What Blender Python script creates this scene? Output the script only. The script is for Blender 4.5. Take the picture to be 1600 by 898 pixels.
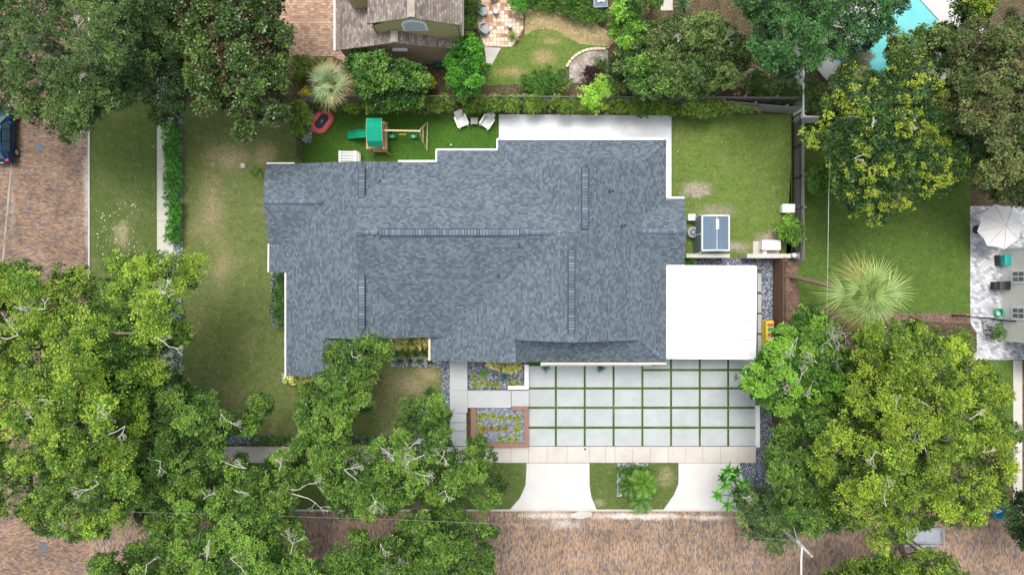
import bpy, math, random
import numpy as np
from mathutils import Vector, Matrix
S = bpy.context.scene
C = S.collection
for o in list(bpy.data.objects): bpy.data.objects.remove(o)
R = math.radians
H = 50.0
# ---------------------------------------------------------------- camera, sky, sun, exposure
cam = bpy.data.cameras.new("camera"); co = bpy.data.objects.new("camera", cam); C.objects.link(co)
co.location = (0, 0, H); co.rotation_euler = (0, 0, 0)
cam.sensor_width = 36; cam.lens = 22.5; cam.clip_end = 3000; cam.clip_start = 0.5
S.camera = co
w = bpy.data.worlds.new("World"); S.world = w; w.use_nodes = True
nt = w.node_tree; bg = nt.nodes['Background']
sk = nt.nodes.new('ShaderNodeTexSky'); sk.sky_type = 'NISHITA'; sk.sun_disc = False
SUN_EL, SUN_AZ = 70, 340
sk.sun_elevation = R(SUN_EL); sk.sun_rotation = R(SUN_AZ); sk.dust_density = 4; sk.ozone_density = 0.6
hs = nt.nodes.new('ShaderNodeHueSaturation'); hs.inputs['Saturation'].default_value = .38
nt.links.new(sk.outputs[0], hs.inputs['Color']); nt.links.new(hs.outputs[0], bg.inputs[0]); bg.inputs[1].default_value = 0.15
sl = bpy.data.lights.new("sun", 'SUN'); sl.energy = 1.1; sl.angle = R(28); sl.color = (1, .96, .9)
so = bpy.data.objects.new("sun", sl); C.objects.link(so); so.rotation_euler = (R(90 - SUN_EL), 0, R(180 - SUN_AZ))
vs = S.view_settings; vs.view_transform = 'Standard'; vs.look = 'None'; vs.gamma = 1; vs.exposure = 0.8
S.cycles.max_bounces = 5; S.cycles.diffuse_bounces = 3; S.cycles.glossy_bounces = 2
S.cycles.transmission_bounces = 3; S.cycles.use_denoising = True

# ---------------------------------------------------------------- helpers
def P(px, py, z=0.0):
    s = (H - z) / H / 20.0
    return ((px - 800) * s, (449 - py) * s, z)

class NT:
    def __init__(self, m): self.t = m.node_tree
    def __call__(self, typ, ins=None, **pr):
        n = self.t.nodes.new('ShaderNode' + typ)
        for k, v in pr.items(): setattr(n, k, v)
        for k, v in (ins or {}).items():
            s = n.inputs[k]
            if hasattr(v, 'is_output') or isinstance(v, bpy.types.NodeSocket): self.t.links.new(v, s)
            elif isinstance(v, bpy.types.Node): self.t.links.new(v.outputs[0], s)
            else:
                if s.type == 'RGBA' and len(v) == 3: v = (*v, 1)
                s.default_value = v
        return n
    def ramp(self, fac, stops, interp='LINEAR'):
        n = self('ValToRGB', {0: fac}); cr = n.color_ramp; cr.interpolation = interp
        while len(cr.elements) < len(stops): cr.elements.new(0.5)
        for e, (p, c) in zip(cr.elements, stops):
            e.position = p; e.color = (*c, 1) if not isinstance(c, (int, float)) else (c, c, c, 1)
        return n
    def mix(self, f, a, b, mode='MIX'):
        n = self('Mix', data_type='RGBA', blend_type=mode)
        for i, v in ((0, f), (6, a), (7, b)):
            s = n.inputs[i]
            if isinstance(v, bpy.types.NodeSocket): self.t.links.new(v, s)
            elif isinstance(v, bpy.types.Node): self.t.links.new(v.outputs[0], s)
            elif i == 0: s.default_value = v
            else: s.default_value = (*v, 1)
        return n.outputs[2]
    def noise(self, vec, scale, detail=4, rough=.55):
        return self('TexNoise', {'Vector': vec, 'Scale': scale, 'Detail': detail, 'Roughness': rough}).outputs[0]
    def math(self, op, a, b=0.0, c=0.0):
        return self('Math', {0: a, 1: b, 2: c}, operation=op).outputs[0]

def newmat(name):
    m = bpy.data.materials.new(name); m.use_nodes = True
    b = m.node_tree.nodes['Principled BSDF']; return m, NT(m), b
def finish(n, b, col, rough=.8, spec=.3, bump=None, bs=.3, bd=.02, metal=0):
    if isinstance(col, tuple): b.inputs['Base Color'].default_value = (*col, 1)
    else: n.t.links.new(col, b.inputs['Base Color'])
    b.inputs['Roughness'].default_value = rough; b.inputs['Specular IOR Level'].default_value = spec
    b.inputs['Metallic'].default_value = metal
    if bump is not None:
        bu = n('Bump', {'Height': bump, 'Strength': bs, 'Distance': bd}); n.t.links.new(bu.outputs[0], b.inputs['Normal'])
MC = {}
def plain(name, col, rough=.6, spec=.4, metal=0, var=.18, scale=3.0, dirt=None):
    """a painted, plastic, wooden or metal surface with gentle tonal variation"""
    if name in MC: return MC[name]
    m, n, b = newmat(name)
    pos = n('NewGeometry').outputs['Position']
    nz = n.noise(pos, scale, 5, .6)
    f = n.ramp(nz, [(.3, 1 - var), (.7, 1 + var * .3)])
    c = n.mix(1.0, col, f, 'MULTIPLY')
    if dirt:
        d = n.ramp(n.noise(pos, scale * .45, 6, .7), [(.52, 0.0), (.75, .8)])
        c = n.mix(d, c, dirt)
    finish(n, b, c, rough, spec, n.noise(pos, scale * 12, 2), .15, .01, metal)
    MC[name] = m; return m

def patch_mask(n, pos, patches, nz):
    """soft-edged irregular patches, at fixed places on the ground, sizes in metres"""
    out = None
    for (px, py, rx, ry, amt) in patches:
        c = P(px, py)
        v = n('VectorMath', {0: pos, 1: (c[0], c[1], 0)}, operation='SUBTRACT').outputs[0]
        v = n('VectorMath', {0: v, 1: (20 / rx, 20 / ry, 0)}, operation='MULTIPLY').outputs[0]
        l = n('VectorMath', {0: v}, operation='LENGTH').outputs['Value']
        s = n.math('MULTIPLY_ADD', nz, 1.7, l)       # l + 1.3*noise
        f = n.ramp(s, [(.75, amt), (1.0, amt * .6), ])
        s2 = n.math('MULTIPLY', n.math('SUBTRACT', 1.62, s), 1.6); s2 = n.math('MULTIPLY', s2, amt); s2 = n('Clamp', {0: s2}).outputs[0]
        out = s2 if out is None else n.math('MAXIMUM', out, s2)
    return out

def grass(name, g1, g2, dry, dryamt=.5, patches=(), patch_col=None, stripe=0):
    m, n, b = newmat(name)
    pos = n('NewGeometry').outputs['Position']
    big = n.noise(pos, .28, 6, .62); mid = n.noise(pos, 1.6, 5, .7); fine = n.noise(pos, 9, 3, .8); vf = n.noise(pos, 28, 2, .7)
    c = n.mix(n.ramp(mid, [(.3, 0.0), (.7, 1.0)]), g1, g2)
    d = n.ramp(big, [(.62 - dryamt * .3, 0.0), (.78 - dryamt * .2, 1.0)])
    d = n.math('MULTIPLY', d.outputs[0], n.ramp(mid, [(.2, .35), (.65, 1.0)]).outputs[0])
    d = n.math('MULTIPLY', d, min(1, dryamt * 1.6))
    c = n.mix(d, c, dry)
    if patches:
        pm = patch_mask(n, pos, patches, mid)
        pm = n.math('MULTIPLY', pm, n.ramp(fine, [(.25, .55), (.55, 1.0)]).outputs[0])
        c = n.mix(pm, c, patch_col or dry)
    c = n.mix(1.0, c, n.ramp(fine, [(.25, .55), (.75, 1.4)]), 'MULTIPLY')
    c = n.mix(1.0, c, n.ramp(n.noise(pos, 4, 5, .75), [(.3, .72), (.7, 1.22)]), 'MULTIPLY')
    c = n.mix(1.0, c, n.ramp(vf, [(.25, .65), (.75, 1.3)]), 'MULTIPLY')
    finish(n, b, c, .95, .1, fine, .8, .05)
    return m

def soil(name, a, b2, c3, scale=2.0):
    m, n, b = newmat(name)
    pos = n('NewGeometry').outputs['Position']
    c = n.mix(n.ramp(n.noise(pos, scale * .4, 6, .65), [(.35, 0.0), (.65, 1.0)]), a, b2)
    v = n('TexVoronoi', {'Vector': pos, 'Scale': 11.0}, feature='F1')
    sp = n('SeparateColor', {0: v.outputs['Color']}).outputs[0]
    c = n.mix(n.ramp(sp, [(.55, 0.0), (.95, .8)]), c, c3)
    c = n.mix(1.0, c, n.ramp(n.noise(pos, 14, 4, .8), [(.25, .55), (.75, 1.35)]), 'MULTIPLY')
    finish(n, b, c, .95, .1, n.noise(pos, 14, 4, .8), .9, .04)
    return m

def bricks(name, bw, bh, stops, mortar, msize=.012, rot=0, uv=False, offset=.5, big=.25, patches=(), pcol=None, bias=0.0, rough=.85, bumpd=.01, freq=2, bigscale=.5, grp=.4):
    m, n, b = newmat(name)
    if uv: vec = n('UVMap').outputs[0]; pos = n('NewGeometry').outputs['Position']
    else: pos = vec = n('NewGeometry').outputs['Position']
    if rot: vec = n('Mapping', {'Vector': vec, 'Rotation': (0, 0, R(rot))}).outputs[0]
    t = n('TexBrick', {'Vector': vec, 'Color1': (0, 0, 0), 'Color2': (1, 1, 1), 'Mortar': (.5, .5, .5), 'Scale': 1.0,
                       'Mortar Size': msize, 'Mortar Smooth': .3, 'Bias': bias, 'Brick Width': bw, 'Row Height': bh}, offset=offset, offset_frequency=freq)
    # second, larger grouping so that neighbouring bricks share a tone here and there
    nz = n.noise(n('Mapping', {'Vector': vec, 'Scale': (1 / bw * .35, 1 / bh * .5, 1)}).outputs[0], 1.0, 2, .6)
    f = n.math('ADD', n.math('MULTIPLY', n('SeparateColor', {0: t.outputs[0]}).outputs[0], 1 - grp), n.math('MULTIPLY', nz, grp))
    c = n.ramp(f, stops).outputs[0]
    c = n.mix(t.outputs['Fac'], c, mortar)
    c = n.mix(1.0, c, n.ramp(n.noise(pos, bigscale, 5, .65), [(.3, 1 - big), (.7, 1 + big * .6)]), 'MULTIPLY')
    c = n.mix(1.0, c, n.ramp(n.noise(pos, 12, 3, .7), [(.25, .85), (.75, 1.12)]), 'MULTIPLY')
    if patches:
        pm = patch_mask(n, pos, patches, n.noise(pos, 1.1, 5, .75))
        pm = n.math('MULTIPLY', pm, n.ramp(n.noise(pos, 5, 4, .8), [(.3, .3), (.6, 1.0)]).outputs[0])
        c = n.mix(pm, c, pcol)
    h = n.math('ADD', n.math('SUBTRACT', 1.0, t.outputs['Fac']), n.math('MULTIPLY', n.noise(pos, 20, 2), .4))
    finish(n, b, c, rough, .25, h, .6, bumpd)
    return m

def concrete(name, col, var=.12, stain=(.3, .27, .22), st=.35):
    m, n, b = newmat(name)
    pos = n('NewGeometry').outputs['Position']
    c = n.mix(1.0, col, n.ramp(n.noise(pos, .7, 6, .65), [(.3, 1 - var), (.7, 1 + var * .3)]), 'MULTIPLY')
    c = n.mix(1.0, c, n.ramp(n.noise(n('Mapping', {'Vector': pos, 'Scale': (.5, 6, 1)}).outputs[0], 1.2, 3, .6), [(.3, 1 - var * .4), (.7, 1.0)]), 'MULTIPLY')
    c = n.mix(n.math('MULTIPLY', n.ramp(n.noise(pos, 1.3, 8, .75), [(.56, 0.0), (.78, 1.0)]).outputs[0], st), c, stain)
    finish(n, b, c, .85, .25, n.noise(pos, 30, 3), .2, .005)
    return m

# colour ramps etc
ROOF_ST = [(.1, (.074, .097, .116)), (.4, (.104, .133, .156)), (.65, (.13, .163, .19)), (.9, (.165, .205, .238))]
M = {}
M['shingle'] = bricks('grey_blue_shingles', .24, .16, ROOF_ST, (.07, .088, .108), .012, uv=True, big=.1, grp=.2, bumpd=.015)
M['cap'] = bricks('shingle_cap_tabs', .6, .21, [(.25, (.1, .13, .16)), (.5, (.135, .17, .21)), (.75, (.17, .215, .26))], (.03, .04, .055), .022, uv=True, offset=0)
M['old_shingle'] = bricks('weathered_brown_shingles', .34, .2, [(.2, (.17, .14, .12)), (.5, (.26, .22, .19)), (.8, (.37, .32, .28))], (.12, .1, .09), .016, uv=True, big=.3)
M['old_cap'] = plain('pale_ridge_caps', (.42, .36, .29), .9, var=.3, scale=2)
M['road_side'] = bricks('street_bricks_across', .26, .085, [(.22, (.1, .09, .1)), (.36, (.17, .13, .12)), (.5, (.25, .15, .09)), (.68, (.31, .195, .115)), (.8, (.35, .25, .165))], (.2, .15, .12), .008, 0, big=.34,
    patches=[(136, 300, 10, 140, .8), (128, 205, 26, 30, .7), (20, 330, 8, 90, .2)], pcol=(.52, .48, .42))
M['road_front'] = bricks('street_bricks_along', .26, .085, [(.2, (.1, .1, .11)), (.34, (.17, .145, .14)), (.45, (.29, .18, .11)), (.66, (.355, .23, .14)), (.8, (.39, .28, .195))], (.24, .18, .14), .008, 90, big=.34,
    patches=[(1000, 806, 130, 8, .95), (1110, 808, 60, 7, .7), (860, 805, 90, 9, .7), (880, 818, 45, 14, .5), (1300, 800, 300, 6, .4)], pcol=(.72, .69, .64))
M['paver_pink'] = bricks('tan_pink_pavers', .3, .2, [(.2, (.36, .22, .15)), (.5, (.52, .35, .24)), (.8, (.64, .46, .33))], (.3, .2, .14), .02, 0, big=.18)
M['patio_brick'] = bricks('patio_pavers', .3, .3, [(.2, (.32, .16, .1)), (.4, (.6, .4, .27)), (.55, (.78, .6, .46)), (.8, (.85, .72, .6))], (.4, .27, .18), .02, 0, offset=0, big=.15)
M['grey_paver'] = bricks('pale_grey_pavers', .34, .22, [(.2, (.3, .31, .33)), (.45, (.48, .49, .51)), (.6, (.58, .58, .6)), (.8, (.72, .72, .73))], (.34, .34, .35), .015, 20, big=.12)
M['white_tile'] = bricks('white_patio_tiles', 1.2, .6, [(.2, (.7, .71, .73)), (.5, (.75, .76, .78)), (.8, (.78, .79, .8))], (.66, .67, .69), .012, 0, big=.07)
M['lawn'] = grass('lawn_grass', (.1, .14, .038), (.165, .195, .068), (.29, .25, .14), .4,
    [(355, 245, 60, 40, .75), (330, 320, 34, 100, .6), (415, 240, 30, 30, .8), (345, 420, 26, 80, .35), (180, 360, 32, 40, .9), (640, 600, 60, 30, .9), (670, 585, 40, 20, 1.)], (.36, .29, .17))
M['verge'] = grass('verge_grass', (.075, .115, .03), (.12, .16, .045), (.22, .2, .11), .35, [(190, 365, 22, 34, .8), (1040, 745, 22, 26, .6), (935, 785, 18, 10, .7)], (.36, .31, .19))
M['back_lawn'] = grass('back_lawn_grass', (.1, .16, .035), (.17, .23, .055), (.27, .24, .11), .3, [(1088, 296, 36, 20, 1.5), (1120, 330, 50, 20, .6), (1200, 375, 30, 22, 1.0), (1150, 385, 40, 14, 1.0)], (.36, .31, .25))
M['side_lawn'] = grass('side_lawn_grass', (.07, .13, .024), (.12, .18, .04), (.17, .18, .06), .2)
M['small_lawn'] = grass('small_lawn_grass', (.09, .16, .03), (.16, .22, .05), (.3, .27, .12), .35, [(850, 90, 34, 22, 1.1), (800, 112, 40, 14, .8), (860, 65, 30, 10, .7)], (.34, .27, .13))
M['turf'] = grass('artificial_turf', (.05, .13, .018), (.078, .165, .025), (.09, .16, .03), .15)
M['strip_turf'] = grass('driveway_turf', (.035, .09, .012), (.08, .14, .03), (.16, .17, .06), .45)
M['soil'] = soil('leaf_litter_soil', (.07, .062, .035), (.115, .085, .05), (.2, .15, .09))
M['mulch'] = soil('brown_mulch', (.12, .07, .05), (.2, .13, .1), (.32, .22, .17))
M['straw'] = soil('straw_ground', (.26, .2, .1), (.36, .29, .15), (.5, .42, .24), 5)
M['sand'] = soil('sandy_bed', (.22, .17, .13), (.52, .49, .46), (.3, .25, .2), 4)
M['conc'] = concrete('pale_concrete', (.54, .51, .46), .14, (.4, .36, .3), .4)
M['conc_new'] = concrete('white_concrete', (.57, .56, .54), .1, (.62, .58, .5), .25)
M['conc_grey'] = concrete('grey_walk_concrete', (.46, .48, .48), .1, (.42, .42, .4), .3)
M['slab'] = concrete('driveway_slab_concrete', (.43, .462, .46), .15, (.34, .34, .32), .45)
M['gravel_base'] = soil('gravel_bed_base', (.09, .1, .12), (.14, .155, .18), (.4, .42, .46), 3)
M['white'] = plain('white_paint', (.82, .82, .8), .5, var=.06)
M['white_roof'] = plain('white_metal_roof', (.71, .71, .705), .45, var=.05, scale=.5, dirt=(.72, .71, .68))
M['stucco'] = plain('white_stucco', (.75, .74, .7), .85, var=.08)
M['tan_wall'] = plain('tan_wall', (.42, .32, .22), .85, var=.15)
M['olive_wall'] = plain('olive_wall', (.42, .37, .18), .85, var=.15)
M['glass'] = plain('window_glass', (.05, .08, .1), .08, .8, var=.1)
M['pale_glass'] = plain('pale_glass', (.5, .6, .6), .1, .8, var=.1)
M['dark'] = plain('dark_trim', (.03, .035, .04), .6)
M['black'] = plain('black_metal', (.02, .021, .024), .45)
M['wood'] = plain('light_timber', (.55, .36, .2), .8, var=.25, scale=6)
M['wood_pale'] = plain('pale_timber', (.66, .55, .34), .8, var=.2, scale=6)
M['fence_brown'] = plain('brown_stained_timber', (.17, .085, .06), .8, var=.3, scale=5)
M['fence_grey'] = plain('weathered_grey_timber', (.34, .32, .3), .9, var=.4, scale=4)
M['planter'] = plain('brown_planter_cap', (.27, .15, .11), .75, var=.15, scale=4)
M['green_tarp'] = plain('green_canvas', (.0, .33, .2), .55, var=.1)
M['green_plastic'] = plain('green_plastic', (.0, .34, .17), .35, .5, var=.08)
M['yellow'] = plain('yellow_plastic', (.8, .6, .03), .4, .5)
M['red'] = plain('red_padding', (.72, .08, .1), .5)
M['teal'] = plain('teal_plastic', (.02, .36, .33), .4)
M['bark'] = plain('grey_bark', (.2, .165, .13), .95, var=.4, scale=5)
M['pale_bark'] = plain('pale_dead_bark', (.55, .51, .45), .9, var=.25, scale=5)
M['palm_bark'] = plain('palm_trunk_bark', (.27, .19, .14), .95, var=.4, scale=8)
M['chair_grey'] = plain('grey_wicker', (.42, .43, .42), .8, var=.3, scale=14)
M['cart_blue'] = plain('blue_black_body', (.03, .06, .1), .3, .5)
M['carblue'] = plain('dark_blue_car_paint', (.006, .05, .13), .18, .6, .5, var=.05)
M['chrome'] = plain('silver_metal', (.55, .57, .6), .3, .5, .7)
M['rubber'] = plain('black_rubber', (.02, .02, .02), .85)
M['tail'] = plain('red_lens', (.6, .01, .03), .25, .6)
M['shed_roof'] = bricks('shed_roof_panels', 5, .09, [(.2, (.13, .19, .26)), (.8, (.16, .225, .3))], (.09, .13, .18), .012, 90, big=.06)
M['shed_wall'] = plain('shed_wall_panels', (.14, .2, .21), .6, var=.1)
M['iron'] = plain('cast_iron', (.12, .125, .14), .6, var=.3, scale=12)
M['umbrella'] = plain('cream_canvas', (.72, .71, .68), .8, var=.06)
m, n, b = newmat('pool_water')
pos = n('NewGeometry').outputs['Position']
finish(n, b, n.mix(n.noise(pos, 1.2, 3), (.1, .46, .47), (.2, .58, .58)), .08, .6, n.noise(pos, 3, 3), .3, .03); M['water'] = m

def mk_leafmat(name, rough=.45, spec=.35, trans=.3):
    m, n, b = newmat(name)
    a = n('Attribute', attribute_name='col'); 
    finish(n, b, a.outputs['Color'], rough, spec)
    tr = n('BsdfTranslucent', {'Color': n.mix(1.0, a.outputs['Color'], (1.1, 1.25, .5), 'MULTIPLY')})
    ms = n('MixShader', {0: trans, 1: b.outputs[0], 2: tr.outputs[0]})
    n.t.links.new(ms.outputs[0], n.t.nodes['Material Output'].inputs[0]); return m
M['leaf'] = mk_leafmat('foliage_leaves')
M['leaf_gloss'] = mk_leafmat('glossy_leaves', .3, .5, .2)
m, n, b = newmat('tinted_pieces'); finish(n, b, n('Attribute', attribute_name='col').outputs['Color'], .85, .3); M['tinted'] = m

# ---------------------------------------------------------------- mesh building
def tag(o, label=None, cat=None, group=None, kind=None):
    if label: o['label'] = label
    if cat: o['category'] = cat
    if group: o['group'] = group
    if kind: o['kind'] = kind
    return o
def thing(name, label, cat, loc=(0, 0, 0), rz=0, group=None):
    o = bpy.data.objects.new(name, None); C.objects.link(o); o.location = loc; o.rotation_euler = (0, 0, rz)
    o.empty_display_size = .3
    return tag(o, label, cat, group)
class MB:
    def __init__(s): s.v = []; s.f = []; s.uv = []; s.mi = []
    def add(s, vs, fs, mi=0):
        k = len(s.v); s.v += [tuple(v) for v in vs]; s.f += [tuple(i + k for i in f) for f in fs]; s.mi += [mi] * len(fs); return s
    def box(s, c, d, rz=0, tilt=None, mi=0):
        x, y, z = (q / 2 for q in d); m = Matrix.Rotation(rz, 3, 'Z')
        if tilt is not None: m = m @ tilt
        vs = [m @ Vector((a * x, b_ * y, c_ * z)) + Vector(c) for a in (-1, 1) for b_ in (-1, 1) for c_ in (-1, 1)]
        return s.add(vs, [(0, 1, 3, 2), (4, 6, 7, 5), (0, 4, 5, 1), (2, 3, 7, 6), (0, 2, 6, 4), (1, 5, 7, 3)], mi)
    def bar(s, a, b_, w_, h_, mi=0):
        a, b_ = Vector(a), Vector(b_); d = b_ - a; L = d.length
        q = d.to_track_quat('X', 'Z').to_matrix(); c = (a + b_) / 2
        return s.add([q @ Vector((i * L / 2, j * w_ / 2, k * h_ / 2)) + c for i in (-1, 1) for j in (-1, 1) for k in (-1, 1)],
                     [(0, 1, 3, 2), (4, 6, 7, 5), (0, 4, 5, 1), (2, 3, 7, 6), (0, 2, 6, 4), (1, 5, 7, 3)], mi)
    def prism(s, poly, z0, z1, mi=0):
        n_ = len(poly); a = sum(poly[i][0] * poly[(i + 1) % n_][1] - poly[(i + 1) % n_][0] * poly[i][1] for i in range(n_))
        if a < 0: poly = poly[::-1]
        vs = [(p[0], p[1], z0) for p in poly] + [(p[0], p[1], z1) for p in poly]
        return s.add(vs, [tuple(range(n_ - 1, -1, -1)), tuple(range(n_, 2 * n_))] + [(i, (i + 1) % n_, n_ + (i + 1) % n_, n_ + i) for i in range(n_)], mi)
    def tube(s, pts, rad, k=8, cap=True, mi=0):
        pts = [Vector(p) for p in pts]; rad = rad if hasattr(rad, '__len__') else [rad] * len(pts)
        vs = []; fs = []
        for i, p in enumerate(pts):
            t = (pts[min(i + 1, len(pts) - 1)] - pts[max(i - 1, 0)]).normalized()
            u = t.cross(Vector((0, 0, 1))) if abs(t.z) < .95 else t.cross(Vector((1, 0, 0)))
            u.normalize(); v = t.cross(u)
            vs += [p + (u * math.cos(2 * math.pi * j / k) + v * math.sin(2 * math.pi * j / k)) * rad[i] for j in range(k)]
        for i in range(len(pts) - 1):
            fs += [(i * k + j, i * k + (j + 1) % k, (i + 1) * k + (j + 1) % k, (i + 1) * k + j) for j in range(k)]
        if cap: fs += [tuple(range(k)), tuple(range((len(pts) - 1) * k, len(pts) * k))]
        return s.add(vs, fs, mi)
    def lathe(s, prof, c=(0, 0, 0), k=20, mi=0):
        vs = []; fs = []
        for r, z in prof: vs += [(c[0] + r * math.cos(2 * math.pi * j / k), c[1] + r * math.sin(2 * math.pi * j / k), c[2] + z) for j in range(k)]
        for i in range(len(prof) - 1): fs += [(i * k + j, i * k + (j + 1) % k, (i + 1) * k + (j + 1) % k, (i + 1) * k + j) for j in range(k)]
        fs += [tuple(range(k - 1, -1, -1)), tuple(range((len(prof) - 1) * k, len(prof) * k))]
        return s.add(vs, fs, mi)
    def build(s, name, mats, parent=None, smooth=False, world=False, bevel=0, uv=None):
        me = bpy.data.meshes.new(name)
        vs = s.v
        if world and parent is not None:
            wm_ = Matrix.Identity(4); q_ = parent
            while q_ is not None: wm_ = (Matrix.Translation(q_.location) @ q_.rotation_euler.to_matrix().to_4x4()) @ wm_; q_ = q_.parent
            inv = wm_.inverted()
            vs = [tuple(inv @ Vector(v)) for v in vs]
        me.from_pydata(vs, [], s.f)
        if not isinstance(mats, (list, tuple)): mats = [mats]
        for m_ in mats: me.materials.append(m_)
        me.polygons.foreach_set('material_index', s.mi)
        if smooth: me.polygons.foreach_set('use_smooth', [True] * len(s.f))
        if uv:
            l = me.uv_layers.new(name='UVMap')
            for p in me.polygons:
                for li in p.loop_indices: l.data[li].uv = uv[p.index][li - p.loop_start] if p.index < len(uv) and uv[p.index] else (0, 0)
        me.update()
        o = bpy.data.objects.new(name, me); C.objects.link(o)
        if parent: o.parent = parent
        if bevel:
            md = o.modifiers.new('bevel', 'BEVEL'); md.width = bevel; md.segments = 2; md.limit_method = 'ANGLE'
        return o

def sheet(name, polys, z, mat, thick=0.0, kind='structure'):
    """flat ground cover from outlines given as plan coordinates"""
    mb = MB()
    for poly in polys:
        pts = [P(*p)[:2] for p in poly]
        mb.prism(pts, z - max(thick, .002) - .001, z)
    return tag(mb.build(name, mat), kind=kind)
def rect(x0, y0, x1, y1): return [(x0, y0), (x1, y0), (x1, y1), (x0, y1)]

# ---------------------------------------------------------------- the ground
g = MB(); g.add([(-600, -600, -.02), (600, -600, -.02), (600, 600, -.02), (-600, 600, -.02)], [(0, 1, 2, 3)])
tag(g.build('ground', M['soil']), kind='structure')
sheet('lawn', [rect(284, 165, 474, 682), rect(474.1, 255, 696, 682)], .002, M['lawn'])
sheet('verge', [rect(141, -500, 246, 795), rect(272, 722, 824, 795)], .002, M['verge'])
sheet('verge', [[(921, 723), (1059, 723), (1059, 752), (1053, 772), (1036, 796), (932, 796), (924, 776), (921, 755)]], .014, M['verge'])
sheet('street', [rect(-150, -1000, 139, 960)], .0, M['road_side'], .01)
sheet('street', [rect(139, 797, 3000, 960)], .0, M['road_front'], .01)
sheet('verge', [rect(-400, -1000, -151, 1500), rect(-150, 961, 3000, 1100)], -.004, M['verge'])
k = MB()
k.prism([P(*p)[:2] for p in rect(138.4, -500, 141, 797)], -.02, .08)
k.prism([P(*p)[:2] for p in rect(141.1, 795, 3000, 797.6)], -.02, .08)
tag(k.build('kerb', M['conc']), kind='structure')
k = MB(); k.prism([P(*p)[:2] for p in [(16, 262), (19, 262), (4, 430), (1, 430)]], -.01, .012); k.prism([P(*p)[:2] for p in [(16, 262), (19, 262), (26, -100), (23, -100)]], -.01, .012)
tag(k.build('kerb_strip', concrete('worn_strip', (.36, .33, .29), .4, (.2, .15, .12), .9)), kind='structure')
# pavement: slabs with real joints
def slabs(name, cells, mat, z, gap=.02, th=.06, bevel=0):
    mb = MB()
    for (x0, y0, x1, y1) in cells:
        a = P(x0, y1); b_ = P(x1, y0)
        mb.box(((a[0] + b_[0]) / 2, (a[1] + b_[1]) / 2, z - th / 2), (b_[0] - a[0] - gap, b_[1] - a[1] - gap, th))
    return tag(mb.build(name, mat, bevel=bevel), kind='structure')
cells = [(245.5, y, 271.5, y + 27) for y in range(-60, 697, 27)]
cells += [(272 + i * 27.7, 697, 272 + (i + 1) * 27.7, 722.5) for i in range(20)]
xs = [826, 855, 886, 921, 946, 961, 988.5, 1016, 1044, 1071.5, 1098, 1125.5, 1153, 1181]
cells += [(xs[i], 697, xs[i + 1], 722.5) for i in range(len(xs) - 1)]
slabs('pavement', cells, M['conc'], .035, .018)
sheet('driveway_apron', [[(823, 723), (921, 723), (921, 757), (924, 776), (932, 795), (797, 795), (812, 778), (821, 758)],
                         [(1060, 723), (1155, 723), (1172, 795), (1037, 795), (1053, 772), (1060, 755)]], .03, M['conc_new'], .05)
sheet('driveway_turf_base', [rect(822, 558, 1186, 696.6)], .006, M['strip_turf'])
gx = [826, 868.5, 913.6, 958.6, 1003.6, 1048.4, 1093.2, 1137.6, 1182]
gy = [606.2, 636.6, 667.6, 698]
cells = []
for i in range(8):
    for j in range(3): cells.append((gx[i] + (1.6 if i else 0), gy[j] + 1.8, gx[i + 1] - 1.6, gy[j + 1] - 1.8))
    if i >= 4: cells.append((gx[i] + 1.6, 579.4, gx[i + 1] - 1.6, gy[0] - 1.6)); cells.append((gx[i] + 1.6, 555, gx[i + 1] - 1.6, 576))
    else: cells.append((gx[i] + (1.6 if i else 0), 571.5, gx[i + 1] - 1.6, gy[0] - 1.6))
slabs('driveway', cells, M['slab'], .04, .0, .05, .012)
slabs('driveway', [(1183.6, y, 1189.5, y + 29) for y in (427, 459.5, 491, 523)] , M['slab'], .04, .0, .05)
slabs('driveway', [(1040, 415 + i * 36, 1181, 450 + i * 36) for i in range(4)], M['conc_grey'], .036, .02)
cells = [(703.5, 560, 731, 608), (703.5, 608, 731, 643), (731, 608.4, 798.5, 635.6), (799, 608.4, 826, 633.5)]
slabs('front_walk', cells, M['conc_grey'], .42, .015, .42)
slabs('front_steps', [(703.5, 643.2, 729, 658)], M['conc_grey'], .30, .0, .3, .01)
slabs('front_steps', [(703.5, 658.2, 729, 672)], M['conc_grey'], .17, .0, .17, .01)
slabs('front_steps', [(703.5, 672.2, 729, 696)], M['conc_grey'], .05, .0, .05, .01)
sheet('back_patio', [[(779.5, 179), (1049, 181), (1049, 312), (1030, 312), (1030, 225), (779.5, 225)]], .05, M['white_tile'], .05)
sheet('artificial_turf', [[(474, 176), (779, 178), (779, 262), (474, 262)]], .006, M['turf'])
sheet('back_lawn', [[(1050, 183), (1236, 178), (1236, 404), (1050, 404)]], .006, M['back_lawn'])
sheet('side_lawn', [[(1240, 186), (1516, 186), (1516, 489), (1400, 489), (1228, 478), (1228, 404)]], .006, M['side_lawn'])
sheet('side_lawn', [rect(1518, 563, 1583, 700)], .006, M['side_lawn'])
sheet('side_path', [rect(1583, 563, 1597, 800)], .02, M['conc'], .02)
sheet('side_patio', [[(1516, 322), (1700, 322), (1700, 562), (1518, 562), (1526, 548), (1526, 520), (1516, 505)]], .012, M['grey_paver'])
sheet('bed', [[(1228, 404), (1252, 404), (1243, 430), (1252, 478), (1400, 489), (1516, 489), (1516, 505), (1400, 500), (1228, 500)]], .0105, M['mulch'])
sheet('neighbour_drive', [[(380, -400), (545, -400), (545, 100), (520, 88), (470, 90), (430, 80), (380, 60)]], .008, M['paver_pink'])
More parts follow.
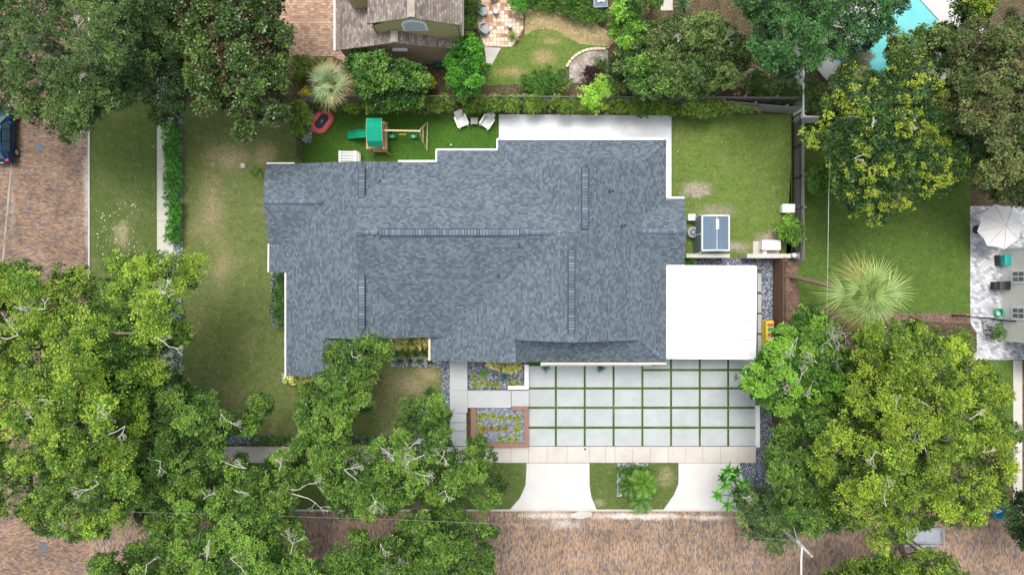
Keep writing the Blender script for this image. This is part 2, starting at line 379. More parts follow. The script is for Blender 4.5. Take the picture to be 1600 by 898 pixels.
sheet('straw_bed', [[(820, 15), (850, 14), (885, 22), (930, 36), (965, 60), (950, 76), (905, 76), (880, 60), (820, 60)], [(430, 90), (520, 90), (520, 120), (430, 120)]], .004, M['straw'])
sheet('small_lawn', [[(760, 135), (766, 105), (783, 73), (808, 72), (820, 55), (835, 47), (852, 45), (870, 48), (885, 57), (905, 69), (948, 73), (948, 80), (918, 78), (900, 84), (889, 98), (880, 112), (850, 130)]], .009, M['small_lawn'])
sheet('sandy_bed', [[(889, 100), (900, 85), (918, 79), (950, 79), (950, 130), (890, 130)]], .013, M['sand'])
sheet('garden_patio', [[(750, -60), (800, -60), (818, 10), (818, 45), (800, 73), (757, 73), (745, 40)]], .02, M['patio_brick'], .03)
sheet('garden_path', [[(757, 74), (783, 75), (768, 102), (760, 98)]], .012, M['conc'])
# pool and its deck
q = [(1300, 100), (1425, -12), (1466, 33), (1386, 122)]
sheet('pool_water', [q], .05, M['water'], .04)
o_ = [(1250, 80), (1420, -70), (1540, -10), (1540, 60), (1440, 160), (1330, 170)]
mbd = MB()
for poly in ([o_[0], o_[1], q[1], q[0]], [o_[1], o_[2], o_[3], q[2], q[1]], [o_[3], o_[4], q[3], q[2]], [o_[4], o_[5], o_[0], q[0], q[3]]):
    mbd.prism([P(*p)[:2] for p in poly], 0.0, .12)
tag(mbd.build('pool_deck', M['conc_new']), kind='structure')

# ---------------------------------------------------------------- numpy scatter helper
def raw_mesh(name, verts, nper, cols, mat, parent=None, tris=None):
    """verts (N,nper,3) one polygon per row; cols (N,3)"""
    N = len(verts); me = bpy.data.meshes.new(name)
    V = np.ascontiguousarray(verts.reshape(-1, 3), dtype=np.float32)
    if tris is None:
        idx = np.arange(N * nper, dtype=np.int32); nf = N; per = nper
    else:
        t = np.array(tris, dtype=np.int32); idx = (np.arange(N, dtype=np.int32)[:, None, None] * nper + t[None]).reshape(-1); nf = N * len(t); per = t.shape[1]
    me.vertices.add(len(V)); me.vertices.foreach_set('co', V.ravel())
    me.loops.add(len(idx)); me.loops.foreach_set('vertex_index', idx)
    me.polygons.add(nf); me.polygons.foreach_set('loop_start', np.arange(0, nf * per, per, dtype=np.int32))
    try: me.polygons.foreach_set('loop_total', np.full(nf, per, dtype=np.int32))
    except Exception: pass
    me.update(calc_edges=True)
    a = me.color_attributes.new('col', 'FLOAT_COLOR', 'POINT')
    c = np.ones((N, nper, 4), dtype=np.float32); c[..., :3] = cols[:, None, :]
    a.data.foreach_set('color', c.ravel())
    me.materials.append(mat)
    o = bpy.data.objects.new(name, me); C.objects.link(o)
    if parent: o.parent = parent
    return o
def unit(a): return a / np.maximum(np.linalg.norm(a, axis=-1, keepdims=True), 1e-6)
def inpoly(x, y, poly):
    p = np.array(poly, float); r = np.zeros(np.shape(x), bool); j = len(p) - 1
    for i in range(len(p)):
        c = ((p[i, 1] > y) != (p[j, 1] > y)) & (x < (p[j, 0] - p[i, 0]) * (y - p[i, 1]) / (p[j, 1] - p[i, 1] + 1e-9) + p[i, 0]); r ^= c; j = i
    return r
def edgedist(x, y, poly):
    p = np.array(poly, float); d = np.full(np.shape(x), 1e9)
    for i in range(len(p)):
        a = p[i]; b_ = p[(i + 1) % len(p)]; ab = b_ - a
        t = np.clip(((x - a[0]) * ab[0] + (y - a[1]) * ab[1]) / (ab @ ab + 1e-9), 0, 1)
        d = np.minimum(d, np.hypot(x - a[0] - t * ab[0], y - a[1] - t * ab[1]))
    return d
# gravel
OCT = np.array([(1, 0, 0), (0, 1, 0), (-1, 0, 0), (0, -1, 0), (0, 0, 1.)]); OT = [(0, 1, 4), (1, 2, 4), (2, 3, 4), (3, 0, 4)]
def gravel(name, polys, dens, zb, pal, size=.07, seed=1, label=None):
    rs = np.random.RandomState(seed); out = []; cols = []
    for poly in polys:
        p = np.array(poly, float); x0, y0 = p.min(0); x1, y1 = p.max(0)
        N = int((x1 - x0) * (y1 - y0) / 400 * dens)
        x = rs.uniform(x0, x1, N); y = rs.uniform(y0, y1, N); k = inpoly(x, y, poly); x, y = x[k], y[k]; N = len(x)
        if not N: continue
        pos = np.stack([(x - 800) / 20, (449 - y) / 20, np.full(N, zb)], 1)
        a = rs.uniform(0, 6.28, N); s = size * rs.uniform(.5, 1.4, N)
        v = OCT[None] * np.stack([s * rs.uniform(.6, 1.2, N), s * rs.uniform(.6, 1.2, N), s * rs.uniform(.5, .9, N)], 1)[:, None]
        v += rs.normal(0, .12, v.shape) * s[:, None, None]
        ca, sa = np.cos(a)[:, None], np.sin(a)[:, None]
        v = np.stack([v[..., 0] * ca - v[..., 1] * sa, v[..., 0] * sa + v[..., 1] * ca, v[..., 2]], -1) + pos[:, None]
        out.append(v); cols.append(np.array(pal)[rs.randint(0, len(pal), N)] * rs.uniform(.75, 1.25, (N, 1)))
    return tag(raw_mesh(name, np.concatenate(out), 5, np.concatenate(cols), M['tinted'], tris=OT), label, kind='stuff')
BEDS = [rect(272, 165, 284.5, 680), rect(690, 560, 703, 681), rect(612, 558, 703, 573), rect(731.5, 560, 822, 607.5), rect(744, 637, 819, 693),
        rect(300, 681, 696, 694), [(1072, 404), (1207, 404), (1207, 560), (1190, 560), (1190, 424), (1181, 415), (1072, 412)], [(1188, 560), (1206, 560), (1206, 770), (1166, 770), (1156, 723), (1181.5, 723), (1181.5, 699), (1188, 699), (1188, 640)],
        rect(440, 583, 560, 598), [(474, 176), (492, 176), (486, 222), (474, 224)], [(965, 723.6), (1012, 723.6), (1012, 731), (971, 731), (971, 775), (964, 775)], rect(1534, 500, 1570, 530), rect(424, 420, 452, 512)]
sheet('gravel_base', BEDS[:4] + BEDS[5:], .016, M['gravel_base'])
GP = [(.04, .05, .07), (.08, .095, .13), (.13, .15, .2), (.24, .265, .32), (.42, .44, .47)]
gravel('gravel', BEDS[:4] + BEDS[5:9] + [BEDS[12]], 380, .02, GP, .06, 3, 'loose blue grey and white landscaping stones')
gravel('gravel', [BEDS[4]], 400, .3, [(.08, .095, .13), (.16, .19, .25), (.34, .37, .42), (.22, .25, .31)], .06, 4, 'pale blue grey stones filling the brown walled planter')
gravel('gravel', BEDS[9:12], 380, .02, [(.3, .32, .34), (.55, .56, .57), (.16, .17, .19)], .06, 5, 'pale grey stones edging the turf and the island bed')
# fallen leaves
def litter(polys, dens, cols, seed, s0=.05, z=.03):
    rs = np.random.RandomState(seed); P_ = []
    for poly in polys:
        p = np.array(poly, float); x0, y0 = p.min(0); x1, y1 = p.max(0); N = int((x1 - x0) * (y1 - y0) / 400 * dens)
        x = rs.uniform(x0, x1, N); y = rs.uniform(y0, y1, N); k = inpoly(x, y, poly); P_.append(np.stack([(x[k] - 800) / 20, (449 - y[k]) / 20, np.full(k.sum(), z)], 1))
    pos = np.concatenate(P_); N = len(pos); a = rs.uniform(0, 6.28, N); l = s0 * rs.uniform(.5, 1.3, N)
    d = np.stack([np.cos(a), np.sin(a), rs.uniform(-.2, .2, N)], 1) * l[:, None]; e = np.stack([-np.sin(a), np.cos(a), rs.uniform(-.2, .2, N)], 1) * l[:, None] * .6
    v = np.stack([pos - d, pos + e, pos + d, pos - e], 1)
    return tag(raw_mesh('fallen_leaves', v, 4, np.array(cols)[rs.randint(0, len(cols), N)] * rs.uniform(.7, 1.2, (N, 1)), M['tinted']), 'dry fallen leaves scattered over lawn and street', kind='stuff')
LC = [(.4, .3, .15), (.5, .42, .25), (.2, .12, .06), (.45, .25, .1)]
litter([rect(141, 200, 245, 480), rect(285, 250, 450, 680), rect(100, 230, 139, 420), rect(450, 590, 700, 680)], 2.2, LC, 7)
litter([rect(0, 200, 139, 420), rect(750, 800, 1600, 898), rect(0, 800, 800, 898)], 2.0, [(.5, .4, .25), (.12, .09, .07), (.55, .48, .38)], 8)
litter([rect(150, 310, 215, 400)], 5, [(.6, .5, .3), (.7, .62, .45)], 9, .07)
litter([rect(1240, 200, 1510, 490), rect(1052, 185, 1235, 400), rect(780, 723, 1060, 795)], .8, LC, 10)

sheet('garden_path', [rect(1032, -60, 1051, 17)], .03, M['conc'])
gravel('boulders', [[(1140, 100), (1200, 105), (1235, 125), (1235, 150), (1150, 150), (1125, 135)]], 9, 0, [(.3, .25, .17), (.22, .18, .13), (.4, .35, .26)], .3, 12, 'tan rocks on the bare ground behind the fence')
mb = MB(); mb.box((0, 0, .05), (.32, .36, .1)); t = thing('valve_box', 'small pale square valve box on the front lawn near the roof corner', 'valve box', P(380, 259)); mb.build('box_body', M['conc'], t, bevel=.01); mb = MB(); mb.box((0, 0, .11), (.26, .3, .02)); mb.build('lid', M['conc_grey'], t)
litter([rect(750, 797, 1160, 813), rect(126, 200, 138, 420)], 40, [(.6, .56, .48), (.35, .25, .14), (.45, .38, .25), (.2, .14, .08)], 14, .04)
# ---------------------------------------------------------------- roofs
def roof_part(name, faces, mats, parent, thick=.16):
    """faces: list of corner lists (px,py,z). shingle uv runs along the eaves; loose edges get a fascia"""
    mb = MB(); uvs = []
    W = [[Vector(P(*c)) for c in f] for f in faces]
    cnt = {}
    key = lambda v: (round(v.x, 2), round(v.y, 2), round(v.z, 2))
    for f in W:
        n_ = Vector((0, 0, 0))
        for i in range(len(f)): a, b_ = f[i], f[(i + 1) % len(f)]; n_ += a.cross(b_)
        n_.normalize()
        if n_.z < 0: f.reverse(); n_ = -n_
        up = Vector((0, 0, 1)) - n_ * n_.z
        up = up.normalized() if up.length > 1e-3 else Vector((0, 1, 0)); si = up.cross(n_).normalized()
        k = len(mb.v); mb.add(f, [tuple(range(len(f)))]); uvs.append([(v.dot(si), v.dot(up)) for v in f])
        for i in range(len(f)):
            a, b_ = f[i], f[(i + 1) % len(f)]; e = frozenset((key(a), key(b_))); cnt.setdefault(e, []).append((a, b_))
    for e, l in cnt.items():
        if len(l) == 1:
            a, b_ = l[0]; d = Vector((0, 0, -thick)); mb.add([a, b_, b_ + d, a + d], [(0, 3, 2, 1)], 1); uvs.append(None)
    o = mb.build(name, mats, parent, world=True, uv=uvs)
    return o
def vface(mb, pts, mi=0): mb.add([P(*p) for p in pts], [tuple(range(len(pts)))], mi)
def cap_line(name, a, b_, parent, mat, w_=.3, pitch=.2):
    """overlapping cap shingles along a ridge or hip"""
    A, B = Vector(P(*a)), Vector(P(*b_)); d = (B - A); L = d.length; d.normalize(); s = d.cross(Vector((0, 0, 1))).normalized(); n_ = s.cross(d).normalized()
    mb = MB(); uv = []; N = int(L / pitch)
    for i in range(N):
        c0 = A + d * (i * pitch); c1 = A + d * ((i + 1) * pitch + .02)
        mb.add([c0 + n_ * .06 + Vector((0, 0, .03)), c1 + n_ * .035 + Vector((0, 0, .03)), c1 + s * w_ / 2 + Vector((0, 0, .005)), c0 + s * w_ / 2 + Vector((0, 0, .03)),
                c0 - s * w_ / 2 + Vector((0, 0, .03)), c1 - s * w_ / 2 + Vector((0, 0, .005))], [(0, 3, 2, 1), (0, 1, 5, 4), (0, 4, 3)])
        for q_ in range(3): uv.append([(.3, i * .21 + .105)] * 4)
    return mb.build(name, mat, parent, world=True, uv=uv)
def ridge_vent(a, b_, parent):
    A, B = Vector(P(*a)), Vector(P(*b_)); d = (B - A); L = d.length; d.normalize(); s = d.cross(Vector((0, 0, 1))).normalized()
    mb = MB(); w_ = .21; up = Vector((0, 0, .09)); lo = Vector((0, 0, -.03)); uv = []
    A -= d * 0; 
    mb.add([A + s * w_ + up * .6, B + s * w_ + up * .6, B - s * w_ + up * .6, A - s * w_ + up * .6, A + up, B + up], [(0, 1, 5, 4), (4, 5, 2, 3)], 0)
    uv += [[(0, 0), (0, L), (.3, L), (.3, 0)], [(.3, 0), (.3, L), (.6, L), (.6, 0)]]
    mb.bar(A + s * (w_ + .02) + lo, B + s * (w_ + .02) + lo, .05, .16, 1); mb.bar(A - s * (w_ + .02) + lo, B - s * (w_ + .02) + lo, .05, .16, 1)
    mb.bar(A - s * w_ + lo, A + s * w_ + lo, .05, .16, 1); mb.bar(B - s * w_ + lo, B + s * w_ + lo, .05, .16, 1)
    return mb.build('ridge_vent', [M['cap'], M['dark']], parent, world=True, uv=uv)
def gutter(pts, parent, mat=None, w_=.13):
    mb = MB()
    for a, b_ in zip(pts[:-1], pts[1:]): mb.bar(P(*a), P(*b_), w_, .12)
    return mb.build('gutter', mat or M['white'], parent, world=True)

# ---------------------------------------------------------------- main house
house = thing('house', 'large single storey house with blue grey shingle roof of many gables in the middle', 'house', P(740, 400))
RF = [
 [(415, 256, 2.85), (455, 256, 2.95), (508, 315, 3.9), (411, 315, 3.95)],
 [(411, 315, 3.95), (508, 315, 3.9), (452, 380, 2.89), (420, 380, 2.85)],
 [(455, 256, 2.95), (563, 252, 4.9), (563, 530, 4.9), (503, 528, 3.81), (503, 588, 3.81), (447, 587, 2.8), (447, 425, 2.8), (452, 380, 2.89), (508, 315, 3.9)],
 [(447, 425, 2.8), (421, 425, 2.72), (421, 379, 2.72), (454, 379, 2.88)],
 [(503, 528, 3.81), (503, 588, 3.81), (560, 587, 2.8), (560, 528, 2.8)],
 [(563, 252, 4.9), (560, 310, 4.93), (628, 253, 3.7)],
 [(560, 310, 4.93), (628, 253, 3.62), (683, 253, 3.6), (683, 235, 3.2), (778, 235, 3.2), (905, 363, 6.0), (555, 363, 6.0)],
 [(778, 235, 3.2), (778, 219, 3.0), (820, 251, 4.05), (914, 247, 6.0), (914, 363, 6.0), (905, 363, 6.0)],
 [(778, 219, 3.0), (1041, 219, 3.0), (1004, 253, 3.85), (820, 251, 4.05)],
 [(914, 247, 6.0), (1004, 253, 3.85), (1041, 219, 3.0), (1041, 310, 3.0), (992, 361, 4.16), (914, 363, 6.0)],
 [(914, 363, 6.0), (992, 361, 4.16), (1041, 413, 3.0), (1041, 565, 3.0), (1003, 531, 3.88), (893, 535, 6.5), (893, 365, 6.5)],
 [(992, 361, 4.16), (1073, 361, 4.1), (1069, 310, 3.0), (1041, 310, 3.0)],
 [(992, 361, 4.16), (1041, 413, 3.0), (1069, 413, 3.0), (1073, 361, 4.1)],
 [(864, 363, 6.0), (914, 363, 6.0), (893, 365, 6.5)],
 [(893, 365, 6.5), (893, 535, 6.5), (803, 531, 4.96), (803, 567, 4.96), (672, 563, 2.72), (672, 527, 2.72), (697, 527, 3.15), (864, 363, 6.0)],
 [(803, 531, 4.96), (803, 567, 4.96), (838, 565, 3.0), (850, 533, 3.88)],
 [(838, 565, 3.0), (1041, 565, 3.0), (1003, 531, 3.88), (850, 533, 3.88)],
 [(555, 363, 6.0), (864, 363, 6.0), (697, 527, 3.15), (664, 527, 3.15), (560, 426, 4.93)],
 [(563, 424, 4.9), (664, 527, 3.12), (563, 530, 4.9)],
]
roof = roof_part('roof', RF, [M['shingle'], M['dark']], house)
for a, b_ in [((562, 363, 6.02), (592, 363, 6.02)), ((812, 363, 6.02), (908, 363, 6.02)), ((412, 315, 3.96), (506, 315, 3.93)), ((996, 361, 4.14), (1073, 361, 4.12)),
              ((893, 368, 6.52), (893, 390, 6.52)), ((893, 517, 6.52), (893, 534, 6.52)), ((914, 249, 6.02), (914, 262, 6.02)), ((779, 220, 3.03), (820, 251, 4.08)),
              ((1040, 220, 3.03), (1004, 252, 3.88)), ((1040, 564, 3.03), (1003, 532, 3.9)), ((803, 534, 4.98), (803, 566, 4.98)), ((503, 532, 3.83), (503, 586, 3.83)),
              ((563, 253, 4.92), (563, 262, 4.92)), ((563, 515, 4.92), (563, 529, 4.92))]:
    cap_line('ridge_cap', a, b_, roof, M['cap'])
for a, b_ in [((565, 262, 4.9), (565, 308, 4.9)), ((565, 428, 4.9), (565, 514, 4.9)), ((592, 363, 6.0), (812, 363, 6.0)), ((914, 262, 6.0), (914, 358, 6.0)), ((893, 390, 6.5), (893, 517, 6.5))]:
    ridge_vent(a, b_, roof)
for (x, y, z, r_) in [(594, 283, 4.3, .05), (952, 299, 5.1, .07), (957, 298, 5.0, .06), (971, 353, 4.65, .07), (976, 352, 4.55, .06), (811, 384, 5.62, .07), (779, 431, 4.82, .06)]:
    mb = MB(); p = P(x, y, z); mb.lathe([(r_ * 2, -.12), (r_ * 1.8, -.02), (r_, 0), (r_, .22), (r_ * 1.25, .24), (r_ * 1.25, .3), (.01, .32)], p, 10)
    mb.build('vent_pipe', M['dark'], roof, world=True)
def offset_poly(pts, d):
    n_ = len(pts); a = sum(pts[i][0] * pts[(i + 1) % n_][1] - pts[(i + 1) % n_][0] * pts[i][1] for i in range(n_)); s = 1 if a > 0 else -1; out = []
    for i in range(n_):
        p0, p1, p2 = Vector(pts[i - 1]), Vector(pts[i]), Vector(pts[(i + 1) % n_]); e1 = (p1 - p0).normalized(); e2 = (p2 - p1).normalized()
        n1 = Vector((-e1.y, e1.x)) * s; n2 = Vector((-e2.y, e2.x)) * s; b2 = n1 + n2; out.append(tuple(p1 + b2 * (d / max(.3, (1 + n1.dot(n2))))))
    return out
foot = [P(x, y, 2.8)[:2] for x, y in [(417, 257), (683, 257), (683, 237), (778, 237), (778, 221), (1040, 221), (1040, 312), (1067, 312), (1067, 411), (1040, 411), (1040, 562), (674, 562), (674, 528), (560, 528), (560, 585), (448, 585), (448, 423), (421, 423), (421, 300)]]
foot = offset_poly(foot, .45)
mb = MB(); mb.prism(foot, 0, 2.62)
for g_ in ([(416, 258, 2.7), (413, 315, 3.75), (420, 378, 2.7)], [(1067, 312, 2.7), (1070, 361, 3.7), (1067, 411, 2.7)], [(505, 525, 3.5), (563, 527, 4.55), (672, 525, 2.7), (505, 525, 2.7)],
           [(450, 584, 2.7), (503, 585, 3.6), (558, 584, 2.7)], [(676, 562, 2.7), (801, 564, 4.8), (836, 562, 2.8)], [(822, 254, 3.9), (914, 251, 5.85), (1002, 254, 3.7)],
           [(805, 529, 4.8), (893, 532, 6.35), (1001, 529, 3.7), (850, 531, 3.7)], [(457, 259, 2.7), (563, 256, 4.55), (623, 256, 3.3), (623, 256, 2.7)], [(559, 312, 4.8), (559, 363, 5.85), (559, 424, 4.8)]):
    vface(mb, g_)
mb.build('wall', M['stucco'], house, world=True)
gutter([(447, 426, 2.74), (447, 587, 2.74)], house, w_=.18); gutter([(417, 255.5, 2.8), (460, 255.5, 2.8)], house)
gutter([(622, 252, 3.5), (683, 252, 3.5)], house); gutter([(682, 252, 3.45), (682, 234, 3.12), (777, 234, 3.12)], house); gutter([(777, 234, 3.1), (777, 217.5, 2.95), (1042, 217.5, 2.95), (1042, 309, 2.95), (1069, 309, 2.95)], house)
gutter([(420, 381, 2.68), (419.5, 425, 2.68)], house, w_=.1); gutter([(671, 528, 2.7), (671, 563, 2.7)], house, plain('cream_gutter', (.66, .58, .44)), .15)
gutter([(845, 567.5, 2.93), (1041, 567.5, 2.93)], house, plain('cream_gutter', (.66, .58, .44)), .15); gutter([(1038.5, 414, 2.8), (1038.5, 560, 2.8)], house); gutter([(1040, 414, 2.8), (1069, 414.5, 2.8)], house)
# front and side openings
def opening(cx, cy, w_, h_, z, face, parent, kind='window'):
    """face: unit outward vector of the wall"""
    f = Vector((*face, 0)); s = Vector((-f.y, f.x, 0)); c = Vector((cx, cy, z + h_ / 2)); a = math.atan2(s.y, s.x)
    fr = MB(); fr.box(c + f * .03, (w_ + .16, .08, h_ + .16), a); o = fr.build(kind, M['white'], parent, world=True)
    pn = MB(); pn.box(c + f * .06, (w_, .06, h_), a); q_ = pn.build('pane' if kind == 'window' else 'panel', M['glass'] if kind == 'window' else M['planter'], None, world=False)
    q_.parent = o; 
    inv = (Matrix.Translation(parent.location)).inverted()
    for v in q_.data.vertices: v.co = inv @ v.co
    return o
fy = min(p[1] for p in foot)
for cx in (-4.6, -2.4): opening(cx, P(0, 562, 2.8)[1] + .45, 1.5, 1.3, .9, (0, -1), house)
opening(P(717, 0)[0], P(0, 562, 2.8)[1] + .45, 1.1, 2.15, .42, (0, -1), house, 'door')
for cx in (3.2, 6.0, 8.8): opening(cx, P(0, 562, 2.8)[1] + .45, 1.6, 1.3, .9, (0, -1), house)
for cx in (-14.8,): opening(cx, P(0, 585, 2.8)[1] + .45, 1.6, 1.3, .9, (0, -1), house)
for cx in (1.5, 5.0, 8.5): opening(cx, P(0, 221, 2.8)[1] - .45, 1.9, 1.9, .3, (0, 1), house)

# carport
cp = thing('carport', 'flat white metal carport roof beside the shingle roof over the driveway', 'carport', P(1110, 487))
mb = MB(); mb.prism([P(x, y, 2.75)[:2] for x, y in [(1041, 415.5), (1181, 416), (1179.5, 560), (1041, 559)]], 2.6, 2.75); mb.build('roof_deck', M['white_roof'], cp, world=True)
for i, y in enumerate((438, 470, 500.5, 530)):
    mb = MB(); mb.bar(P(1048, y, 2.765), P(1178, y + .5, 2.765), .07, .02); mb.build('roof_seam', plain('seam_white', (.5, .5, .5)), cp, world=True)
mb = MB()
for a, b_ in (((1041, 415.5), (1181, 416)), ((1181, 416), (1179.5, 560)), ((1041, 559), (1179.5, 560)), ((1041, 415.5), (1041, 559))): mb.bar(P(*a, 2.8), P(*b_, 2.8), .12, .16)
mb.build('edge_frame', M['white'], cp, world=True)
for x, y in ((1172, 424), (1172, 490), (1170, 552), (1052, 552)):
    mb = MB(); p = P(x, y, 2.6); mb.box((p[0], p[1], 1.3), (.12, .12, 2.6)); mb.build('post', M['white'], cp, world=True)

# ---------------------------------------------------------------- neighbour's brown house (top)
nh = thing('house', 'brown shingled two level house with arched gable window beyond the hedge', 'house', P(620, 30))
nr = roof_part('roof', [
 [(524, 79, 3.2), (524, -260, 3.2), (616, -260, 5.2), (616, 67, 5.2)],
 [(616, 67, 5.2), (616, -260, 5.2), (722, -260, 3.2), (722, 78, 3.2)]], [M['old_shingle'], plain('old_fascia', (.3, .25, .2))], nh)
ur = roof_part('upper_roof', [
 [(574, 37, 6.0), (574, -300, 6.0), (642, -300, 7.9), (642, 28, 7.9)],
 [(642, 28, 7.9), (642, -300, 7.9), (722, -300, 5.9), (722, 40, 5.9)]], [M['old_shingle'], plain('old_fascia', (.3, .25, .2))], nh)
cap_line('ridge_cap', (616, 48, 5.25), (616, 66, 5.25), nr, M['old_cap'], .5)
cap_line('ridge_cap', (642, -40, 7.95), (642, 28, 7.95), ur, M['old_cap'], .5)
y0 = 17.42
def wx(px, z): return P(px, 0, z)[0]
mb = MB(); mb.add([(wx(532, 3.2), y0, 0), (wx(718, 3.2), y0, 0), (wx(718, 3.2), y0, 3.15), (wx(616, 5.2), y0, 5.05), (wx(532, 3.2), y0, 3.15)], [(0, 1, 2, 3, 4)])
mb.box((wx(718, 3.2), y0 + 8, 1.55), (.1, 16, 3.1)); mb.box((wx(532, 3.2), y0 + 8, 1.55), (.1, 16, 3.1)); mb.build('wall', M['tan_wall'], nh, world=True)
y1 = 18.0
mb = MB(); mb.add([(wx(582, 6), y1, 2.6), (wx(716, 6), y1, 2.6), (wx(716, 6), y1, 5.8), (wx(642, 7.9), y1, 7.7), (wx(582, 6), y1, 5.95)], [(0, 1, 2, 3, 4)])
mb.box((wx(582, 6), y1 + 8, 4.5), (.1, 16, 2.9)); mb.box((wx(716, 6), y1 + 8, 4.5), (.1, 16, 2.9)); mb.build('upper_wall', M['olive_wall'], nh, world=True)
def arch(cx, y, z0, w_, h_, d):
    pts = [(-w_ / 2, 0), (w_ / 2, 0)] + [(w_ / 2 * math.cos(t), h_ * .55 + h_ * .45 * math.sin(t)) for t in [math.pi * i / 12 for i in range(13)]]
    n_ = len(pts); mb = MB(); mb.add([(cx + a, y, z0 + b_) for a, b_ in pts] + [(cx + a, y - d, z0 + b_) for a, b_ in pts],
        [tuple(range(n_)), tuple(range(2 * n_ - 1, n_ - 1, -1))] + [(i, n_ + i, n_ + (i + 1) % n_, (i + 1) % n_) for i in range(n_)]); return mb
aw = arch(wx(647, 6.3), y1 - .02, 5.35, 1.75, 1.75, .1).build('window', M['white'], nh, world=True)
aw2 = arch(wx(647, 6.3), y1 - .1, 5.5, 1.4, 1.4, .06); aw2.v = [tuple(Vector(v) - nh.location) for v in aw2.v]; aw2.build('pane', M['pale_glass'], aw)
mb = MB(); mb.box((wx(626, 3), y0 - .1, 3.3), (1.1, .2, .12)); mb.build('light_fitting', M['white'], nh, world=True)
gutter([(523, -100, 3.15), (523, 79.5, 3.15)], nh); gutter([(723.5, -100, 3.15), (723.5, 66, 3.15)], nh, plain('grey_gutter', (.5, .48, .46)))
# dormer at the top left of that roof
mb = MB(); a = P(556, 4, 5.6); mb.box((a[0] + .1, a[1] + 3.2, 4.9), (1.3, 6, 1.5)); mb.build('dormer', M['olive_wall'], nh, world=True)

# right hand white house
rh = thing('house', 'white walled house with two small paned windows at the right edge beside grey pavers', 'house', P(1565, 460))
mb = MB(); X0 = P(1565, 0)[0]; ya, yb = P(0, 388)[1], P(0, 532)[1]
mb.box((X0 + 6, (ya + yb) / 2, 1.5), (12, ya - yb, 3.0)); mb.build('wall', M['stucco'], rh, world=True)
mb = MB(); mb.box((X0 + 6.3, (ya + yb) / 2, 3.1), (12.8, ya - yb + .8, .18)); mb.build('roof', M['shed_roof'], rh, world=True)
mb = MB(); mb.box((X0 + 3, yb - .9, 2.5), (5.2, 1.8, .14)); mb.build('porch_roof', M['dark'], rh, world=True)
for yy in (432, 489):
    yw = P(0, yy, 1.7)[1]; fr = MB(); fr.box((X0 - .03, yw, 1.75), (.1, 1.05, 1.35)); o = fr.build('window', M['white'], rh, world=True)
    for dy in (-.2, .2):
        for dz in (-.28, .28):
            pn = MB(); pn.box((X0 - .09 - rh.location.x, yw + dy - rh.location.y, 1.75 + dz), (.03, .3, .45)); pn.build('pane', M['glass'], o)
mb = MB(); mb.tube([(X0 - .05, ya - .1, 0), (X0 - .05, ya - .1, 2.9)], .05); mb.build('downpipe', M['white'], rh, world=True)

# ---------------------------------------------------------------- fences
def picket_fence(name, label, a, b_, h_, pitch, pw, pt, mat, rails=(.3, .85), post_every=2.4, railmat=None, cap=False):
    A, B = Vector(P(*a)), Vector(P(*b_)); d = B - A; L = d.length; d.normalize(); ang = math.atan2(d.y, d.x)
    t = thing(name, label, 'fence', tuple(A), 0)
    mb = MB(); x = 0; rr = random.Random(5)
    while x < L: mb.box(A + d * (x + pw / 2) + Vector((0, 0, h_ / 2)), (pw, pt, h_ * rr.uniform(.985, 1.01)), ang); x += pitch
    mb.build('picket_panel', mat, t, world=True)
    s = Vector((-d.y, d.x, 0))
    for r_ in rails:
        mb = MB(); mb.bar(A + s * (pt * .5 + .021) + Vector((0, 0, h_ * r_)), B + s * (pt * .5 + .021) + Vector((0, 0, h_ * r_)), .04, .09); mb.build('rail', railmat or mat, t, world=True)
    for i in range(int(L / post_every) + 1):
        p = A + d * min(L, i * post_every) + s * (pt * .5 + .09); mb = MB(); mb.box((p.x, p.y, h_ / 2 + .03), (.1, .1, h_ + .06), ang); mb.build('post', railmat or mat, t, world=True)
    return t
picket_fence('picket_fence', 'open black metal picket fence along the right side of the back lawn', (1237, 184), (1237, 404), 1.5, .12, .03, .03, M['black'], (.12, .93))
picket_fence('board_fence', 'weathered grey board fence standing just behind the black picket fence', (1240.5, 184), (1240.5, 408), 1.75, .15, .135, .03, M['fence_grey'])
picket_fence('board_fence', 'reddish brown stained board fence between the gravel strip and the palm', (1208, 405), (1208, 506), 1.9, .15, .14, .04, M['fence_brown'])
picket_fence('board_fence', 'weathered grey board fence running behind the leafy hedge at the top', (480, 160), (1236, 163), 1.8, .15, .14, .03, M['fence_grey'])
picket_fence('board_fence', 'greyish timber fence short run meeting the white vinyl fence corner', (1120, 168), (1240, 178), 1.7, .15, .14, .03, M['fence_grey'])
picket_fence('slat_fence', 'short dark brown slatted side fence between front lawn and playset turf', (474, 224), (474, 254), 1.85, .14, .05, .05, plain('dark_brown_slats', (.1, .075, .05), .8), (.1, .95))
def vinyl(label, pts):
    t = thing('vinyl_fence', label, 'fence', P(*pts[0]))
    for a, b_ in zip(pts[:-1], pts[1:]):
        A, B = Vector(P(*a)), Vector(P(*b_)); mb = MB(); mb.bar(A + Vector((0, 0, .9)), B + Vector((0, 0, .9)), .05, 1.7); mb.build('panel', M['white'], t, world=True)
        mb = MB(); mb.bar(A + Vector((0, 0, 1.79)), B + Vector((0, 0, 1.79)), .1, .09); mb.build('top_rail', M['white'], t, world=True)
    for i, a in enumerate(pts):
        A = Vector(P(*a)); mb = MB(); mb.box(A + Vector((0, 0, .95)), (.14, .14, 1.9)); mb.build('post', M['white'], t, world=True)
    return t
vinyl('tall white vinyl privacy fence under the dark tree beside the pool garden', [(1238, 60), (1239, 130), (1239, 190)])
vinyl('white vinyl fence run going right from the corner under the yellow green tree', [(1241, 192), (1330, 192)])
t = thing('metal_fence', 'thin black metal fence and gate crossing the grey paver patio', 'fence', P(1490, 497))
